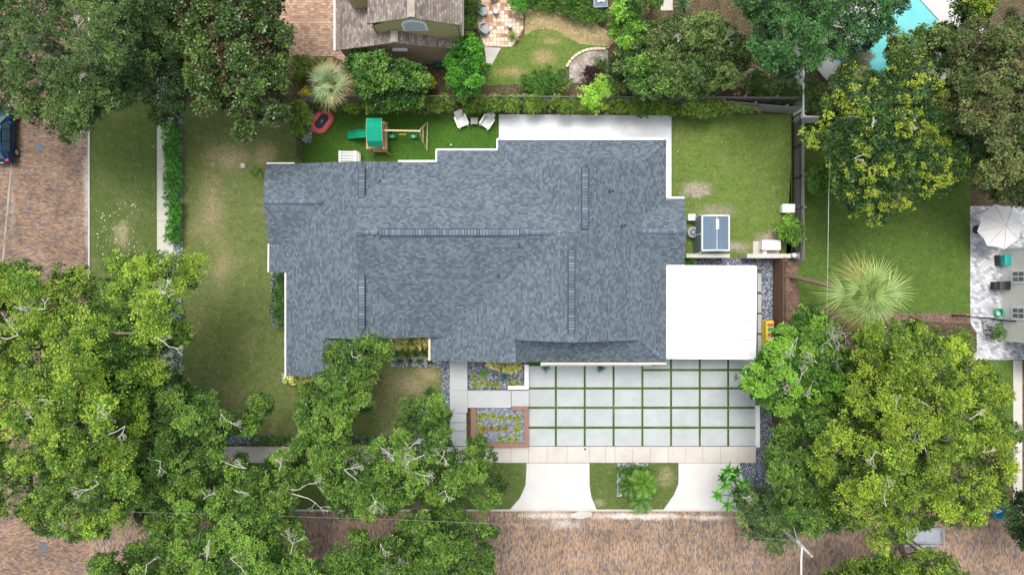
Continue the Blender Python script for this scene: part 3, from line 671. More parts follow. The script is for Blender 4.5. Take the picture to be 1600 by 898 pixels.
for a, b_ in (((1487, 492), (1532, 496)), ((1532, 496), (1562, 500))):
    for z in (.15, 1.4): mb = MB(); mb.bar(P(*a, 0)[:2] + (z,), P(*b_, 0)[:2] + (z,), .04, .05); mb.build('rail', M['black'], t, world=True)
    mb = MB(); A, B = Vector(P(*a)), Vector(P(*b_)); N = int((B - A).length / .13)
    for i in range(N): c = A.lerp(B, (i + .5) / N); mb.box((c.x, c.y, .75), (.02, .02, 1.4))
    mb.build('bars', M['black'], t, world=True)
for a in ((1487, 492), (1532, 496), (1562, 500)): mb = MB(); p = P(*a); mb.box((p[0], p[1], .8), (.09, .09, 1.6)); mb.build('post', M['black'], t, world=True)
def lowwall(name, label, x0, y0, x1, y1, h_, mat, cat='wall'):
    mb = MB(); a = P(x0, y1, h_); b_ = P(x1, y0, h_); mb.prism([(a[0], a[1]), (b_[0], a[1]), (b_[0], b_[1]), (a[0], b_[1])], 0, h_ - .08)
    t = thing(name, label, cat, ((a[0] + b_[0]) / 2, (a[1] + b_[1]) / 2, 0)); mb.build('wall_body', mat, t, world=True)
    c = MB(); e = .03; c.prism([(a[0] - e, a[1] - e), (b_[0] + e, a[1] - e), (b_[0] + e, b_[1] + e), (a[0] - e, b_[1] + e)], h_ - .08, h_); c.build('coping', mat, t, world=True, bevel=.01); return t
lowwall('garden_wall', 'pale masonry wall between the grey shed and the carport', 1073, 397, 1140, 402, 1.7, M['conc'])
lowwall('garden_wall', 'pale masonry wall in front of the white generator by the fence corner', 1168, 397, 1235, 402.5, 1.7, M['conc'])
lowwall('edging_wall', 'white low kerb wall beside the right end of the driveway slabs', 1182.5, 634, 1187, 698, .35, M['white'])
lowwall('edging_wall', 'white low wall under the front eave above the driveway slabs', 845, 566.5, 1017, 571, .4, M['white'])
lowwall('edging_wall', 'short white corner wall between the agave bed and first driveway slab', 820, 570, 825.5, 603, .45, M['white'])
lowwall('edging_wall', 'short white low wall under the agave bed facing the walk', 794, 603.2, 825.5, 607.6, .45, M['white'])
lowwall('edging_kerb', 'thin yellowish painted edging strip above the pavement in tree shade', 545, 694, 600, 696.6, .12, plain('ochre_edge', (.55, .4, .16)))
pw = thing('planter_wall', 'brown capped rectangular planter wall filled with pale stones by the steps', 'planter', P(782, 668))
for (x0, y0, x1, y1) in ((735.5, 636.5, 744, 698.5), (744.1, 692, 819, 698.5), (819.1, 641, 826, 698.5), (800, 634.5, 826, 640.9)):
    a = P(x0, y1, .5); b_ = P(x1, y0, .5); mb = MB(); mb.prism([(a[0], a[1]), (b_[0], a[1]), (b_[0], b_[1]), (a[0], b_[1])], 0, .5); mb.build('wall_cap', M['planter'], pw, world=True, bevel=.015)
mb = MB(); a = P(744, 693); b_ = P(819, 637); mb.box(((a[0] + b_[0]) / 2, (a[1] + b_[1]) / 2, .15), (b_[0] - a[0], b_[1] - a[1], .28)); mb.build('fill', M['gravel_base'], pw, world=True)
# stone edging blocks
pts = [(886.5, 103), (890, 97.5), (894.5, 92), (899.5, 87.5), (905, 84), (911, 81), (917, 79), (923.5, 77.8), (930, 77.2), (936.5, 77), (943, 77.2)]
pos_w = ['bottom left end', 'second from the bottom left', 'third from the bottom left', 'fourth from the bottom left', 'fifth from the bottom left', 'middle', 'fifth from the right', 'fourth from the right', 'third from the right', 'second from the right', 'right end']
for i, (x, y) in enumerate(pts):
    p = P(x, y); q_ = pts[min(i + 1, len(pts) - 1)]; q0 = pts[max(i - 1, 0)]; a = math.atan2(-(q_[1] - q0[1]), q_[0] - q0[0])
    mb = MB(); mb.box((0, 0, .08), (.3, .2, .16)); o = mb.build('edging_stone', concrete('edging_stone_cream', (.68, .6, .42)) if 'es' not in M else M['es'], bevel=.03); M['es'] = o.data.materials[0]
    o.location = p; o.rotation_euler = (0, 0, a); tag(o, f'cream edging stone, {pos_w[i]} of the curved row', 'edging stone', 'cream stones curving round the sandy bed')
for (x, y, lab) in ((61, 231, 'round grey manhole cover on the brick street beside the blue car'), (68, 855, 'round dark manhole cover on the brick street at bottom left')):
    mb = MB(); mb.lathe([(.36, 0), (.36, .015), (.31, .015), (.31, .022), (.01, .022)], (0, 0, 0), 28); o = mb.build('manhole_cover', M['iron']); o.location = P(x, y, .001); tag(o, lab, 'manhole cover')
mb = MB(); mb.box((0, 0, .02), (.55, .8, .05)); t = thing('meter_cover', 'small square grey meter cover set in the pavement below the driveway', 'meter cover', P(914, 706, 0)); o = mb.build('lid', plain('grey_lid', (.5, .48, .45)), t); 
mb = MB(); mb.lathe([(.08, .04), (.08, .06), (.01, .06)], (0, .25, 0), 12); mb.build('knob', M['dark'], t)
mb = MB(); pl = [P(x, y) for x, y in [(891, 803), (905, 798), (924, 799), (926, 804), (910, 810), (893, 808)]]; mb.prism([p[:2] for p in pl], 0, .03); tag(mb.build('drain_slab', M['conc']), 'irregular grey concrete drain slab at the kerb below the first apron', 'drain')

# ---------------------------------------------------------------- garden objects
def playset():
    t = thing('playset', 'wooden playset with green canopy, green slide and swing beam on turf', 'playset', P(588, 215))
    def w(px, py, z): return P(px, py, z)
    wd, wp = M['wood'], M['wood_pale']
    # tower posts
    for (x, y) in ((574, 192), (574, 232), (600, 192), (600, 232)):
        mb = MB(); a = P(x, y, 2.4); mb.box((a[0], a[1], 1.25), (.1, .1, 2.5)); mb.build('post', wd, t, world=True)
    mb = MB(); a = P(588, 212, 1.3)
    for i in range(9): mb.box((a[0] - .7 + i * .18 , a[1], 1.3), (.15, 2.0, .04))
    mb.build('deck', wd, t, world=True)
    mb = MB()
    A = [P(573, 185, 2.5), P(596, 185, 2.5), P(572, 199, 3.0), P(596, 199, 3.0), P(573, 220, 2.5), P(597, 220, 2.5), P(576, 229, 1.9), P(598, 229, 1.9)]
    mb.add(A, [(0, 1, 3, 2), (2, 3, 5, 4), (4, 5, 7, 6)]); o = mb.build('canopy', M['green_tarp'], t, world=True); sm = o.modifiers.new('s', 'SOLIDIFY'); sm.thickness = .03
    mb = MB()
    for i in (1, 2, 4): pass
    for a, b_ in ((A[0], A[2]), (A[2], A[4]), (A[4], A[6]), (A[1], A[3]), (A[3], A[5]), (A[5], A[7])): mb.bar(Vector(a) - Vector((0, 0, .07)), Vector(b_) - Vector((0, 0, .07)), .06, .08)
    mb.build('canopy_frame', wp, t, world=True)
    # slide
    c0 = Vector(P(574, 209, 1.3)); c1 = Vector(P(543, 211.5, .15)); mb = MB(); n_ = 10; L_ = []
    for i in range(n_ + 1):
        u = i / n_; c = c0.lerp(c1, u); z = 1.3 * (1 - u) ** 1.15 * (1 - .08 * math.sin(u * 9)) + .15
        c.z = z; hw = .3
        L_.append([c + Vector((0, -hw, .13)), c + Vector((0, -hw + .06, .13)), c + Vector((0, -hw + .08, 0)), c + Vector((0, hw - .08, 0)), c + Vector((0, hw - .06, .13)), c + Vector((0, hw, .13)), c + Vector((0, hw, -.05)), c + Vector((0, -hw, -.05))])
    vs = [v for r_ in L_ for v in r_]; fs = []
    for i in range(n_):
        for j in range(8): fs.append((i * 8 + j, i * 8 + (j + 1) % 8, (i + 1) * 8 + (j + 1) % 8, (i + 1) * 8 + j))
    fs += [tuple(range(8)), tuple(range(n_ * 8, n_ * 8 + 8))]; mb.add(vs, fs); mb.build('slide', M['green_plastic'], t, world=True)
    # ladder side / rock wall on right
    mb = MB()
    for i in range(6): y_ = 194 + i * 6.2; mb.bar(P(597, y_, 1.1), P(603, y_ + 1.5, .15), .1, .05)
    mb.bar(P(597, 192, 1.4), P(597, 232, 1.4), .06, .3); mb.bar(P(605, 192, .3), P(605, 237, .3), .08, .08); mb.build('climbing_wall', wd, t, world=True)
    for (x, y, c) in ((600, 200, 'yellow'), (601, 208, 'green_plastic'), (600, 216, 'red'), (601, 222, 'dark')):
        mb = MB(); mb.lathe([(.07, 0), (.06, .06), (.02, .09)], P(x, y, .75), 8); mb.build('climbing_hold', M[c], t, world=True)
    # sandbox seat
    mb = MB(); mb.bar(P(583, 235, .35), P(605, 235, .35), .28, .05); mb.build('bench_seat', wd, t, world=True)
    mb = MB(); mb.bar(P(605, 230, .35), P(605, 237, .35), .05, .1); mb.bar(P(583, 230, .35), P(583, 236, .35), .05, .1); mb.build('seat_frame', wd, t, world=True)
    # swing beam and A frame
    mb = MB(); mb.bar(P(598, 204, 2.2), P(657, 205, 2.2), .1, .14); mb.build('swing_beam', wp, t, world=True)
    ap = P(655, 205, 2.2)
    for (x, y) in ((668, 191), (667, 236)):
        mb = MB(); mb.bar(ap, P(x, y, .02), .09, .09); mb.build('frame_leg', wd, t, world=True)
    mb = MB(); mb.bar(P(668, 191, .12), P(667, 236, .12), .07, .09); mb.bar(P(661, 199.5, 1.2), P(661, 222, 1.2), .06, .08); mb.build('frame_brace', wp, t, world=True)
    for x, m_ in ((613, 'green_plastic'), (646, 'green_plastic')):
        c = P(x, 213, .5); vs = MB(); 
        pr = [(-.25, .1), (-.2, .02), (-.08, -.02), (.08, -.02), (.2, .02), (.25, .1)]
        for i in range(5): vs.add([(c[0] + pr[i][0], c[1] - .12, c[2] + pr[i][1]), (c[0] + pr[i + 1][0], c[1] - .12, c[2] + pr[i + 1][1]), (c[0] + pr[i + 1][0], c[1] + .12, c[2] + pr[i + 1][1]), (c[0] + pr[i][0], c[1] + .12, c[2] + pr[i][1])], [(0, 1, 2, 3)])
        o = vs.build('swing_seat', M[m_], t, world=True); sm = o.modifiers.new('s', 'SOLIDIFY'); sm.thickness = .03
        ch = MB(); 
        for dx in (-.25, .25): ch.tube([(c[0] + dx, c[1], c[2] + .1), (c[0] + dx, P(0, 205, 2.2)[1], 2.15)], .012, 5)
        ch.build('chain', plain('green_chain', (.1, .35, .15)), t, world=True)
    c = P(629, 210, .9); mb = MB(); mb.tube([(c[0] - .3, c[1], c[2]), (c[0] + .3, c[1], c[2])], .035, 8); mb.build('trapeze_bar', M['yellow'], t, world=True)
    mb = MB(); 
    for dx in (-.28, .28): mb.tube([(c[0] + dx, c[1], c[2]), (c[0] + dx, P(0, 205, 2.2)[1], 2.15)], .01, 5)
    mb.build('rope', M['yellow'], t, world=True)
playset()
# trampoline
t = thing('trampoline', 'small oval trampoline with red padding and black mat on turf', 'trampoline', P(504.5, 191), R(52))
def oval(a, b_, n_=36): # stadium: half length a, radius b
    o = []
    for i in range(n_):
        th = 2 * math.pi * i / n_; x = b_ * math.cos(th) + (a - b_) * (1 if math.cos(th) > 0 else -1); o.append((x, b_ * math.sin(th)))
    return o
mb = MB(); out, inn = oval(.98, .68), oval(.66, .36); n_ = len(out)
mb.add([(*p, .26) for p in out] + [(*p, .34) for p in [(x * .93, y * .93) for x, y in out]] + [(*p, .33) for p in inn] + [(*p, .22) for p in out],
       [(i, (i + 1) % n_, n_ + (i + 1) % n_, n_ + i) for i in range(n_)] + [(n_ + i, n_ + (i + 1) % n_, 2 * n_ + (i + 1) % n_, 2 * n_ + i) for i in range(n_)] + [(3 * n_ + i, 3 * n_ + (i + 1) % n_, (i + 1) % n_, i) for i in range(n_)])
mb.build('padding', plain('pink_red_pad', (.75, .14, .15), .5), t)
mb = MB(); mb.prism(inn, .29, .31); mb.build('mat', plain('black_mat', (.04, .045, .06), .7), t)
mb = MB(); mb.prism([(-.12, -.03), (.12, -.03), (.12, .03), (-.12, .03)], .311, .314); mb.build('logo', plain('logo_grey', (.5, .5, .5)), t)
mb = MB(); mb.tube([(*p, .24) for p in oval(1.02, .72)] + [(*oval(1.02, .72)[0], .24)], .025, 6); mb.build('frame', M['red'], t)
for a in range(6): th = R(60 * a + 30); mb = MB(); mb.tube([(.8 * math.cos(th), .62 * math.sin(th), 0), (.8 * math.cos(th), .62 * math.sin(th), .24)], .02, 6); mb.build('leg', M['black'], t)
# adirondack chairs
def adirondack(label, x, y, rz):
    t = thing('adirondack_chair', label, 'garden chair', P(x, y + 1), rz, 'white garden chairs on the turf'); t.scale = (1.16, 1.2, 1.1); wm = M['white']
    mb = MB()
    for i in range(5): mb.add([], []); mb.box((0, -.28 + i * .125, .36 - (4 - i) * -.0 - i * .03), (.52, .11, .025))
    mb.build('seat', wm, t)
    mb = MB(); tl = Matrix.Rotation(R(-62), 3, 'X')
    for i in range(5): c = (i - 2) * .115; h_ = .78 - abs(i - 2) * .05; mb.box((c, .46, .22 + h_ / 2 * .9), (.1, h_, .02), 0, Matrix.Rotation(R(62), 3, 'X'))
    mb.build('backrest', wm, t)
    for s in (-1, 1):
        mb = MB(); mb.box((s * .34, .02, .56), (.13, .74, .025)); mb.build('armrest', wm, t)
        mb = MB(); mb.box((s * .3, -.36, .28), (.05, .09, .56)); mb.build('leg', wm, t)
        mb = MB(); mb.bar((s * .27, -.42, .33), (s * .27, .5, .05), .03, .12); mb.build('leg', wm, t)
adirondack('left white slatted garden chair beside the small square side table', 722, 191, R(22))
adirondack('right white slatted garden chair nearest the white patio', 761, 192.5, R(-33))
t = thing('side_table', 'small square grey beige side table between the two white chairs', 'table', P(741.5, 191.5))
mb = MB(); mb.box((0, 0, .47), (.55, .5, .04)); mb.build('table_top', plain('taupe_top', (.42, .38, .36)), t, bevel=.01)
for a in (-1, 1):
    for b_ in (-1, 1): mb = MB(); mb.box((a * .23, b_ * .2, .225), (.05, .05, .45)); mb.build('leg', M['white'], t)
mb = MB(); mb.lathe([(.01, 0), (.07, .03), (.1, .1), (.07, .17), (.01, .2)], (0, 0, 0), 12); o = mb.build('ball', plain('pale_ball', (.55, .75, .45)), smooth=True); o.location = P(705, 227); tag(o, 'small pale green ball on the turf near the eave', 'ball')
# white slatted cover by the eave
t = thing('slatted_bench', 'white slatted bench box against the roof edge on the turf', 'bench', P(549, 250))
mb = MB(); mb.box((-.1, .1, .8), (1.2, 1.0, .04)); 
mb = MB()
for i in range(5): mb.box((-.1, -.35 + i * .2, .82), (1.25, .13, .03))
for s in (-1, 1): mb.box((-.1 + s * .6, .05, .8), (.16, 1.0, .04))
mb.build('seat', M['white'], t)
mb = MB(); mb.add([(.58, -.45, .84), (.85, -.45, .55), (.85, .35, .55), (.58, .55, .84)], [(0, 1, 2, 3)]); mb.box((.1, .05, .35), (1.3, .9, .7)); mb.build('frame', plain('shadow_white', (.7, .7, .68)), t)
# shed
t = thing('shed', 'grey blue panelled garden shed with white trim beside the house', 'shed', P(1108, 366))
sx0, sx1, sy0, sy1 = P(1083, 0)[0], P(1132, 0, 1.9)[0], P(0, 395, 1.9)[1], P(0, 336, 1.9)[1]
mb = MB(); mb.box(((sx0 + sx1) / 2, (sy0 + sy1) / 2, 1.0), (sx1 - sx0, sy1 - sy0, 2.0)); mb.build('wall', M['shed_wall'], t, world=True)
rx0, rx1 = P(1097, 0, 2.1)[0], P(1139, 0, 2.1)[0]; rxm = P(1120, 0, 2.4)[0]; ry0, ry1 = P(0, 391, 2.2)[1], P(0, 337, 2.2)[1]
mb = MB(); mb.add([(rx0, ry0, 2.1), (rxm, ry0, 2.42), (rx1, ry0, 2.1), (rx0, ry1, 2.1), (rxm, ry1, 2.42), (rx1, ry1, 2.1)], [(0, 1, 4, 3), (1, 2, 5, 4)]); o = mb.build('roof', M['shed_roof'], t, world=True); sm = o.modifiers.new('s', 'SOLIDIFY'); sm.thickness = .05
mb = MB()
for a, b_ in (((rx0, ry0, 2.1), (rx0, ry1, 2.1)), ((rx1, ry0, 2.1), (rx1, ry1, 2.1)), ((rx0, ry0, 2.1), (rxm, ry0, 2.42)), ((rxm, ry0, 2.42), (rx1, ry0, 2.1)), ((rx0, ry1, 2.1), (rxm, ry1, 2.42)), ((rxm, ry1, 2.42), (rx1, ry1, 2.1))): mb.bar(Vector(a) + Vector((0, 0, .02)), Vector(b_) + Vector((0, 0, .02)), .09, .1)
mb.build('roof_trim', M['white'], t, world=True)
mb = MB(); mb.bar((rxm, ry0, 2.435), (rxm, ry1, 2.435), .05, .02); mb.build('ridge_strip', M['chrome'], t, world=True)
mb = MB(); a = P(1121, 350, 2.45); mb.box(a, (.22, .72, .05)); mb.build('skylight', M['white'], t, world=True)
mb = MB()
for yy in (sy0, (sy0 + sy1) / 2, sy1): mb.box((sx0 - .02, yy, 1.0), (.05, .07, 2.0))
mb.build('door_trim', M['white'], t, world=True)
# ac unit, boxes
t = thing('ac_condenser', 'round topped grey air conditioner condenser squeezed between roof and shed', 'air conditioner', P(1079, 364))
mb = MB(); mb.lathe([(.42, 0), (.42, .72), (.38, .78), (.3, .78)], (0, 0, 0), 24); mb.build('casing', plain('ac_grey', (.45, .46, .45)), t)
mb = MB(); mb.lathe([(.31, .785), (.31, .79), (.01, .79)], (0, 0, 0), 24); mb.build('fan_opening', M['black'], t)
mb = MB()
for i in range(4): mb.box((0, 0, .8), (.6, .03, .01), R(45 * i))
for r_ in (.12, .22, .3): mb.tube([(r_ * math.cos(R(a)), r_ * math.sin(R(a)), .8) for a in range(0, 361, 20)], .008, 4)
mb.build('fan_guard', M['chrome'], t)
mb = MB(); mb.box((0, 0, .35), (.5, .45, .7)); t = thing('utility_box', 'small white utility box beside the house above the condenser', 'utility box', P(1077, 341)); mb.build('casing', M['white'], t, bevel=.03); mb = MB(); mb.box((0, 0, .72), (.54, .49, .04)); mb.build('lid', M['white'], t)
t = thing('generator', 'white rectangular standby generator on a pale concrete pad', 'generator', P(1198, 386)); mb = MB(); mb.box((-.1, -.1, .05), (2.0, 1.1, .1)); mb.build('pad', M['conc'], t)
mb = MB(); mb.box((0, .1, .5), (1.35, .7, .8)); mb.build('casing', M['white'], t, bevel=.04); mb = MB(); mb.box((0, .1, .925), (1.42, .76, .05)); mb.build('lid', M['white'], t, bevel=.02)
mb = MB(); mb.box((-.35, -.42, .3), (.3, .25, .5)); mb.build('control_box', M['white'], t, bevel=.02)
t = thing('storage_box', 'white lidded storage box by the fence above the leafy shrub', 'storage box', P(1227, 327)); mb = MB(); mb.box((0, 0, .3), (.9, .6, .58)); mb.build('box_body', M['white'], t, bevel=.05); mb = MB(); mb.box((0, 0, .62), (.98, .68, .08)); mb.build('lid', M['white'], t, bevel=.03)
t = thing('pool_filter', 'pair of white filter tanks at the end of the masonry wall', 'filter', P(1236, 400))
for x, y, r_ in ((-.15, 0, .2), (.28, -.02, .26)): mb = MB(); mb.lathe([(r_, 0), (r_, .9), (r_ * .8, 1.05), (r_ * .3, 1.12), (.01, 1.12)], (x, y, 0), 18); mb.build('tank', M['white'], t, smooth=True)
# toy
t = thing('toy_shelf', 'bright yellow plastic toy house with green and red panels beside the carport', 'toy', P(1196, 520))
mb = MB(); mb.box((0, 0, .45), (.6, 2.0, .9)); mb.build('body', M['yellow'], t, bevel=.05)
for y, c in ((.7, 'red'), (.35, 'green_plastic'), (-.05, 'red'), (-.35, 'wood_pale'), (-.75, 'green_plastic')):
    mb = MB(); mb.box((.02, y, .93), (.4, .26, .06)); mb.build('panel', M[c], t, bevel=.02)
mb = MB(); mb.tube([(-.22, .8, .9), (-.22, .8, 1.15), (.22, .8, 1.15), (.22, .8, .9)], .03, 6); mb.build('handle', M['yellow'], t)
# neighbour patio furniture
def armchair(label, x, y, rz):
    t = thing('patio_armchair', label, 'armchair', P(x, y), rz, 'grey armchairs on the brick patio'); g_ = M['chair_grey']
    mb = MB(); mb.box((0, -.02, .3), (.62, .62, .16)); mb.build('seat', g_, t, bevel=.05)
    mb = MB(); th = [R(a) for a in range(-20, 201, 20)]; 
    ins = [(.36 * math.cos(a), .34 * math.sin(a)) for a in th]; ou = [(.46 * math.cos(a), .46 * math.sin(a)) for a in th]; n_ = len(th)
    zt = [.52 + .3 * max(0, math.sin(a)) for a in th]
    mb.add([(*p, .2) for p in ins] + [(*p, .2) for p in ou] + [(*p, z) for p, z in zip(ins, zt)] + [(*p, z) for p, z in zip(ou, zt)],
           [(i, i + 1, 2 * n_ + i + 1, 2 * n_ + i) for i in range(n_ - 1)] + [(n_ + i, 3 * n_ + i, 3 * n_ + i + 1, n_ + i + 1) for i in range(n_ - 1)] + [(2 * n_ + i, 2 * n_ + i + 1, 3 * n_ + i + 1, 3 * n_ + i) for i in range(n_ - 1)] + [(0, 2 * n_, 3 * n_, n_), (n_ - 1, 2 * n_ - 1, 4 * n_ - 1, 3 * n_ - 1)])
    mb.build('backrest', g_, t)
    for a in (-1, 1):
        for b_ in (-1, 1): mb = MB(); mb.box((a * .27, b_ * .25, .11), (.05, .05, .22)); mb.build('leg', M['black'], t)
armchair('upper grey wicker armchair on the brick patio near the hedge', 755, 20, R(80))
armchair('lower grey wicker armchair on the brick patio near the hedge', 758, 48, R(105))
for x, y, r_, lab in ((775, 22, .22, 'round grey side stool between the two armchairs'), (797, 44, .18, 'small pale round pot stand near the spiky patio plant'), (772, -1, .3, 'dark round patio pot cut by the top edge')):
    t = thing('side_stool', lab, 'stool', P(x, y)); mb = MB(); mb.lathe([(r_ * .8, 0), (r_, .15), (r_ * .8, .42), (r_, .45), (r_, .48), (r_ * .85, .48)], (0, 0, 0), 16); mb.build('body', M['chair_grey'], t, smooth=True); mb = MB(); mb.lathe([(r_ * .84, .485), (r_ * .84, .5), (.01, .5)], (0, 0, 0), 16); mb.build('stool_top', plain('pale_top', (.6, .6, .66)), t)
t = thing('garden_cart', 'black garden cart with pale blue rim and grey contents on the clipped hedge side', 'cart', P(936, 9, 0), R(3))
mb = MB(); mb.box((0, 0, .5), (1.15, 1.1, .5)); mb.build('tub', M['cart_blue'], t, bevel=.08)
mb = MB(); mb.tube([(-.5, -.45, .78), (.5, -.45, .78), (.5, .6, .78), (-.5, .6, .78), (-.5, -.45, .78)], .05, 6); mb.build('rim', plain('pale_blue_rim', (.3, .42, .52)), t)
mb = MB(); mb.box((-.1, .1, .78), (.35, .4, .12), .3); mb.box((.2, .0, .77), (.25, .2, .1), -.4); mb.build('load', plain('grey_load', (.5, .5, .47)), t)
for a in (-1, 1): mb = MB(); mb.tube([(a * .52, -.1, .2), (a * .6, -.1, .2)], .2, 14); mb.build('wheel', M['rubber'], t)
t = thing('garden_bin', 'dark green round garden bin against the tan wall of the brown house', 'bin', P(686, 102)); mb = MB(); mb.lathe([(.3, 0), (.36, .7), (.4, .72), (.4, .76), (.34, .76), (.3, .5), (.01, .5)], (0, 0, 0), 18); mb.build('tub', plain('dark_green_plastic', (.01, .16, .12)), t); mb = MB(); mb.box((0, .1, .78), (.6, .1, .05)); mb.build('handle', plain('dark_green_plastic', (.01, .16, .12)), t)

# patio umbrella etc on the right
t = thing('patio_umbrella', 'large cream patio umbrella open over the grey pavers', 'umbrella', P(1577, 352, 0))
mb = MB(); c = P(1571, 353, 2.9); N = 8; r_ = 1.72; vs = [(c[0], c[1], 2.95)]
for i in range(N): a = R(360 / N * i + 12); vs.append((c[0] + r_ * math.cos(a), c[1] + r_ * math.sin(a), 2.35))
for i in range(N): a = R(360 / N * (i + .5) + 12); vs.append((c[0] + r_ * .88 * math.cos(a), c[1] + r_ * .88 * math.sin(a), 2.42))
fs = []
for i in range(N): fs += [(0, 1 + i, 1 + N + i), (0, 1 + N + i, 1 + (i + 1) % N)]
mb.add(vs, fs); o = mb.build('canopy', M['umbrella'], t, world=True); sm = o.modifiers.new('s', 'SOLIDIFY'); sm.thickness = .015
for i in range(N): a = R(360 / N * i + 12); mb = MB(); mb.bar((c[0] + .1 * math.cos(a), c[1] + .1 * math.sin(a), 2.93), (c[0] + r_ * math.cos(a), c[1] + r_ * math.sin(a), 2.36), .03, .03); mb.build('rib', plain('grey_white_rib', (.55, .54, .52)), t, world=True)
mb = MB(); mb.tube([(c[0], c[1], 0), (c[0], c[1], 3.05)], .03, 8); mb.build('pole', M['wood'], t, world=True)
mb = MB(); mb.lathe([(.35, .02), (.33, .08), (.06, .12)], (c[0], c[1], 0), 20); mb.build('base', M['dark'], t, world=True)
t = thing('storage_bin', 'teal plastic bin standing against the white wall on the pavers', 'bin', P(1563, 407)); mb = MB(); mb.box((0, 0, .45), (.75, .75, .9)); mb.build('bin_body', M['teal'], t, bevel=.04); mb = MB(); mb.box((.02, 0, .93), (.8, .8, .07)); mb.build('lid', M['teal'], t, bevel=.03); mb = MB(); mb.box((-.42, 0, .25), (.1, .8, .5)); mb.build('bracket', M['dark'], t)
t = thing('grill', 'black covered barbecue grill beside the white wall', 'grill', P(1556, 446)); mb = MB(); mb.box((0, 0, .4), (.9, .6, .8)); mb.build('cabinet', M['black'], t, bevel=.05)
mb = MB(); prof = [(.5 * math.cos(R(a)), .8 + .25 * math.sin(R(a))) for a in range(0, 181, 20)]
mb.add([(x, -.32, z) for x, z in prof] + [(x, .32, z) for x, z in prof], [tuple(range(9, -1, -1)), tuple(range(10, 20))] + [(i, i + 1, 11 + i, 10 + i) for i in range(9)]); mb.build('hood', M['black'], t)
for s in (-1, 1): mb = MB(); mb.box((s * .62, 0, .82), (.25, .5, .04)); mb.build('side_shelf', M['dark'], t)
t = thing('hose_reel', 'green garden hose coiled on the pavers by the white wall', 'hose', P(1558, 488)); mb = MB()
pt = [((.3 + .04 * math.sin(i * .9)) * math.cos(i * .35), (.34 + .04 * math.cos(i * .7)) * math.sin(i * .35), .05 + i * .004) for i in range(72)]; mb.tube(pt, .035, 6); mb.build('coil', plain('hose_green', (.02, .45, .2)), t)
# silver trailer and blue tub
t = thing('utility_trailer', 'silver open utility trailer on the street half under the oak', 'trailer', P(1431, 832))
mb = MB(); mb.box((0, 0, .55), (3.1, 1.25, .06)); mb.build('bed', M['chrome'], t)
mb = MB(); 
for z in (.75, .95):
    mb.bar((-1.55, -.64, z), (1.55, -.64, z), .04, .05); mb.bar((-1.55, .64, z), (1.55, .64, z), .04, .05); mb.bar((1.55, -.64, z), (1.55, .64, z), .04, .05); mb.bar((-1.55, -.64, z), (-1.55, .64, z), .04, .05)
for x in (-1.55, -.5, .5, 1.55):
    for y in (-.64, .64): mb.box((x, y, .77), (.05, .05, .42))
mb.build('side_rail', M['chrome'], t)
for y in (-1, 1): mb = MB(); mb.tube([(0, y * .7, .32), (0, y * .88, .32)], .32, 18); mb.build('wheel', M['rubber'], t); mb = MB(); mb.box((0, y * .79, .7), (.8, .24, .03)); mb.build('mudguard', M['chrome'], t)
mb = MB(); mb.bar((-1.5, -.4, .5), (-2.4, 0, .45), .07, .07); mb.bar((-1.5, .4, .5), (-2.4, 0, .45), .07, .07); mb.build('drawbar', M['dark'], t)
t = thing('tub', 'bright blue plastic tub on the kerb near the lower right corner', 'tub', P(1556, 797)); mb = MB(); mb.lathe([(.4, 0), (.52, .4), (.55, .4), (.55, .43), (.48, .43), (.38, .05), (.01, .05)], (0, 0, 0), 22); mb.build('tub_body', plain('bright_blue_plastic', (.01, .2, .33)), t, smooth=False); mb = MB(); mb.box((0, 0, .3), (.5, .12, .05), .3); mb.build('handle', plain('pale_blue_rim', (.3, .42, .52)), t)

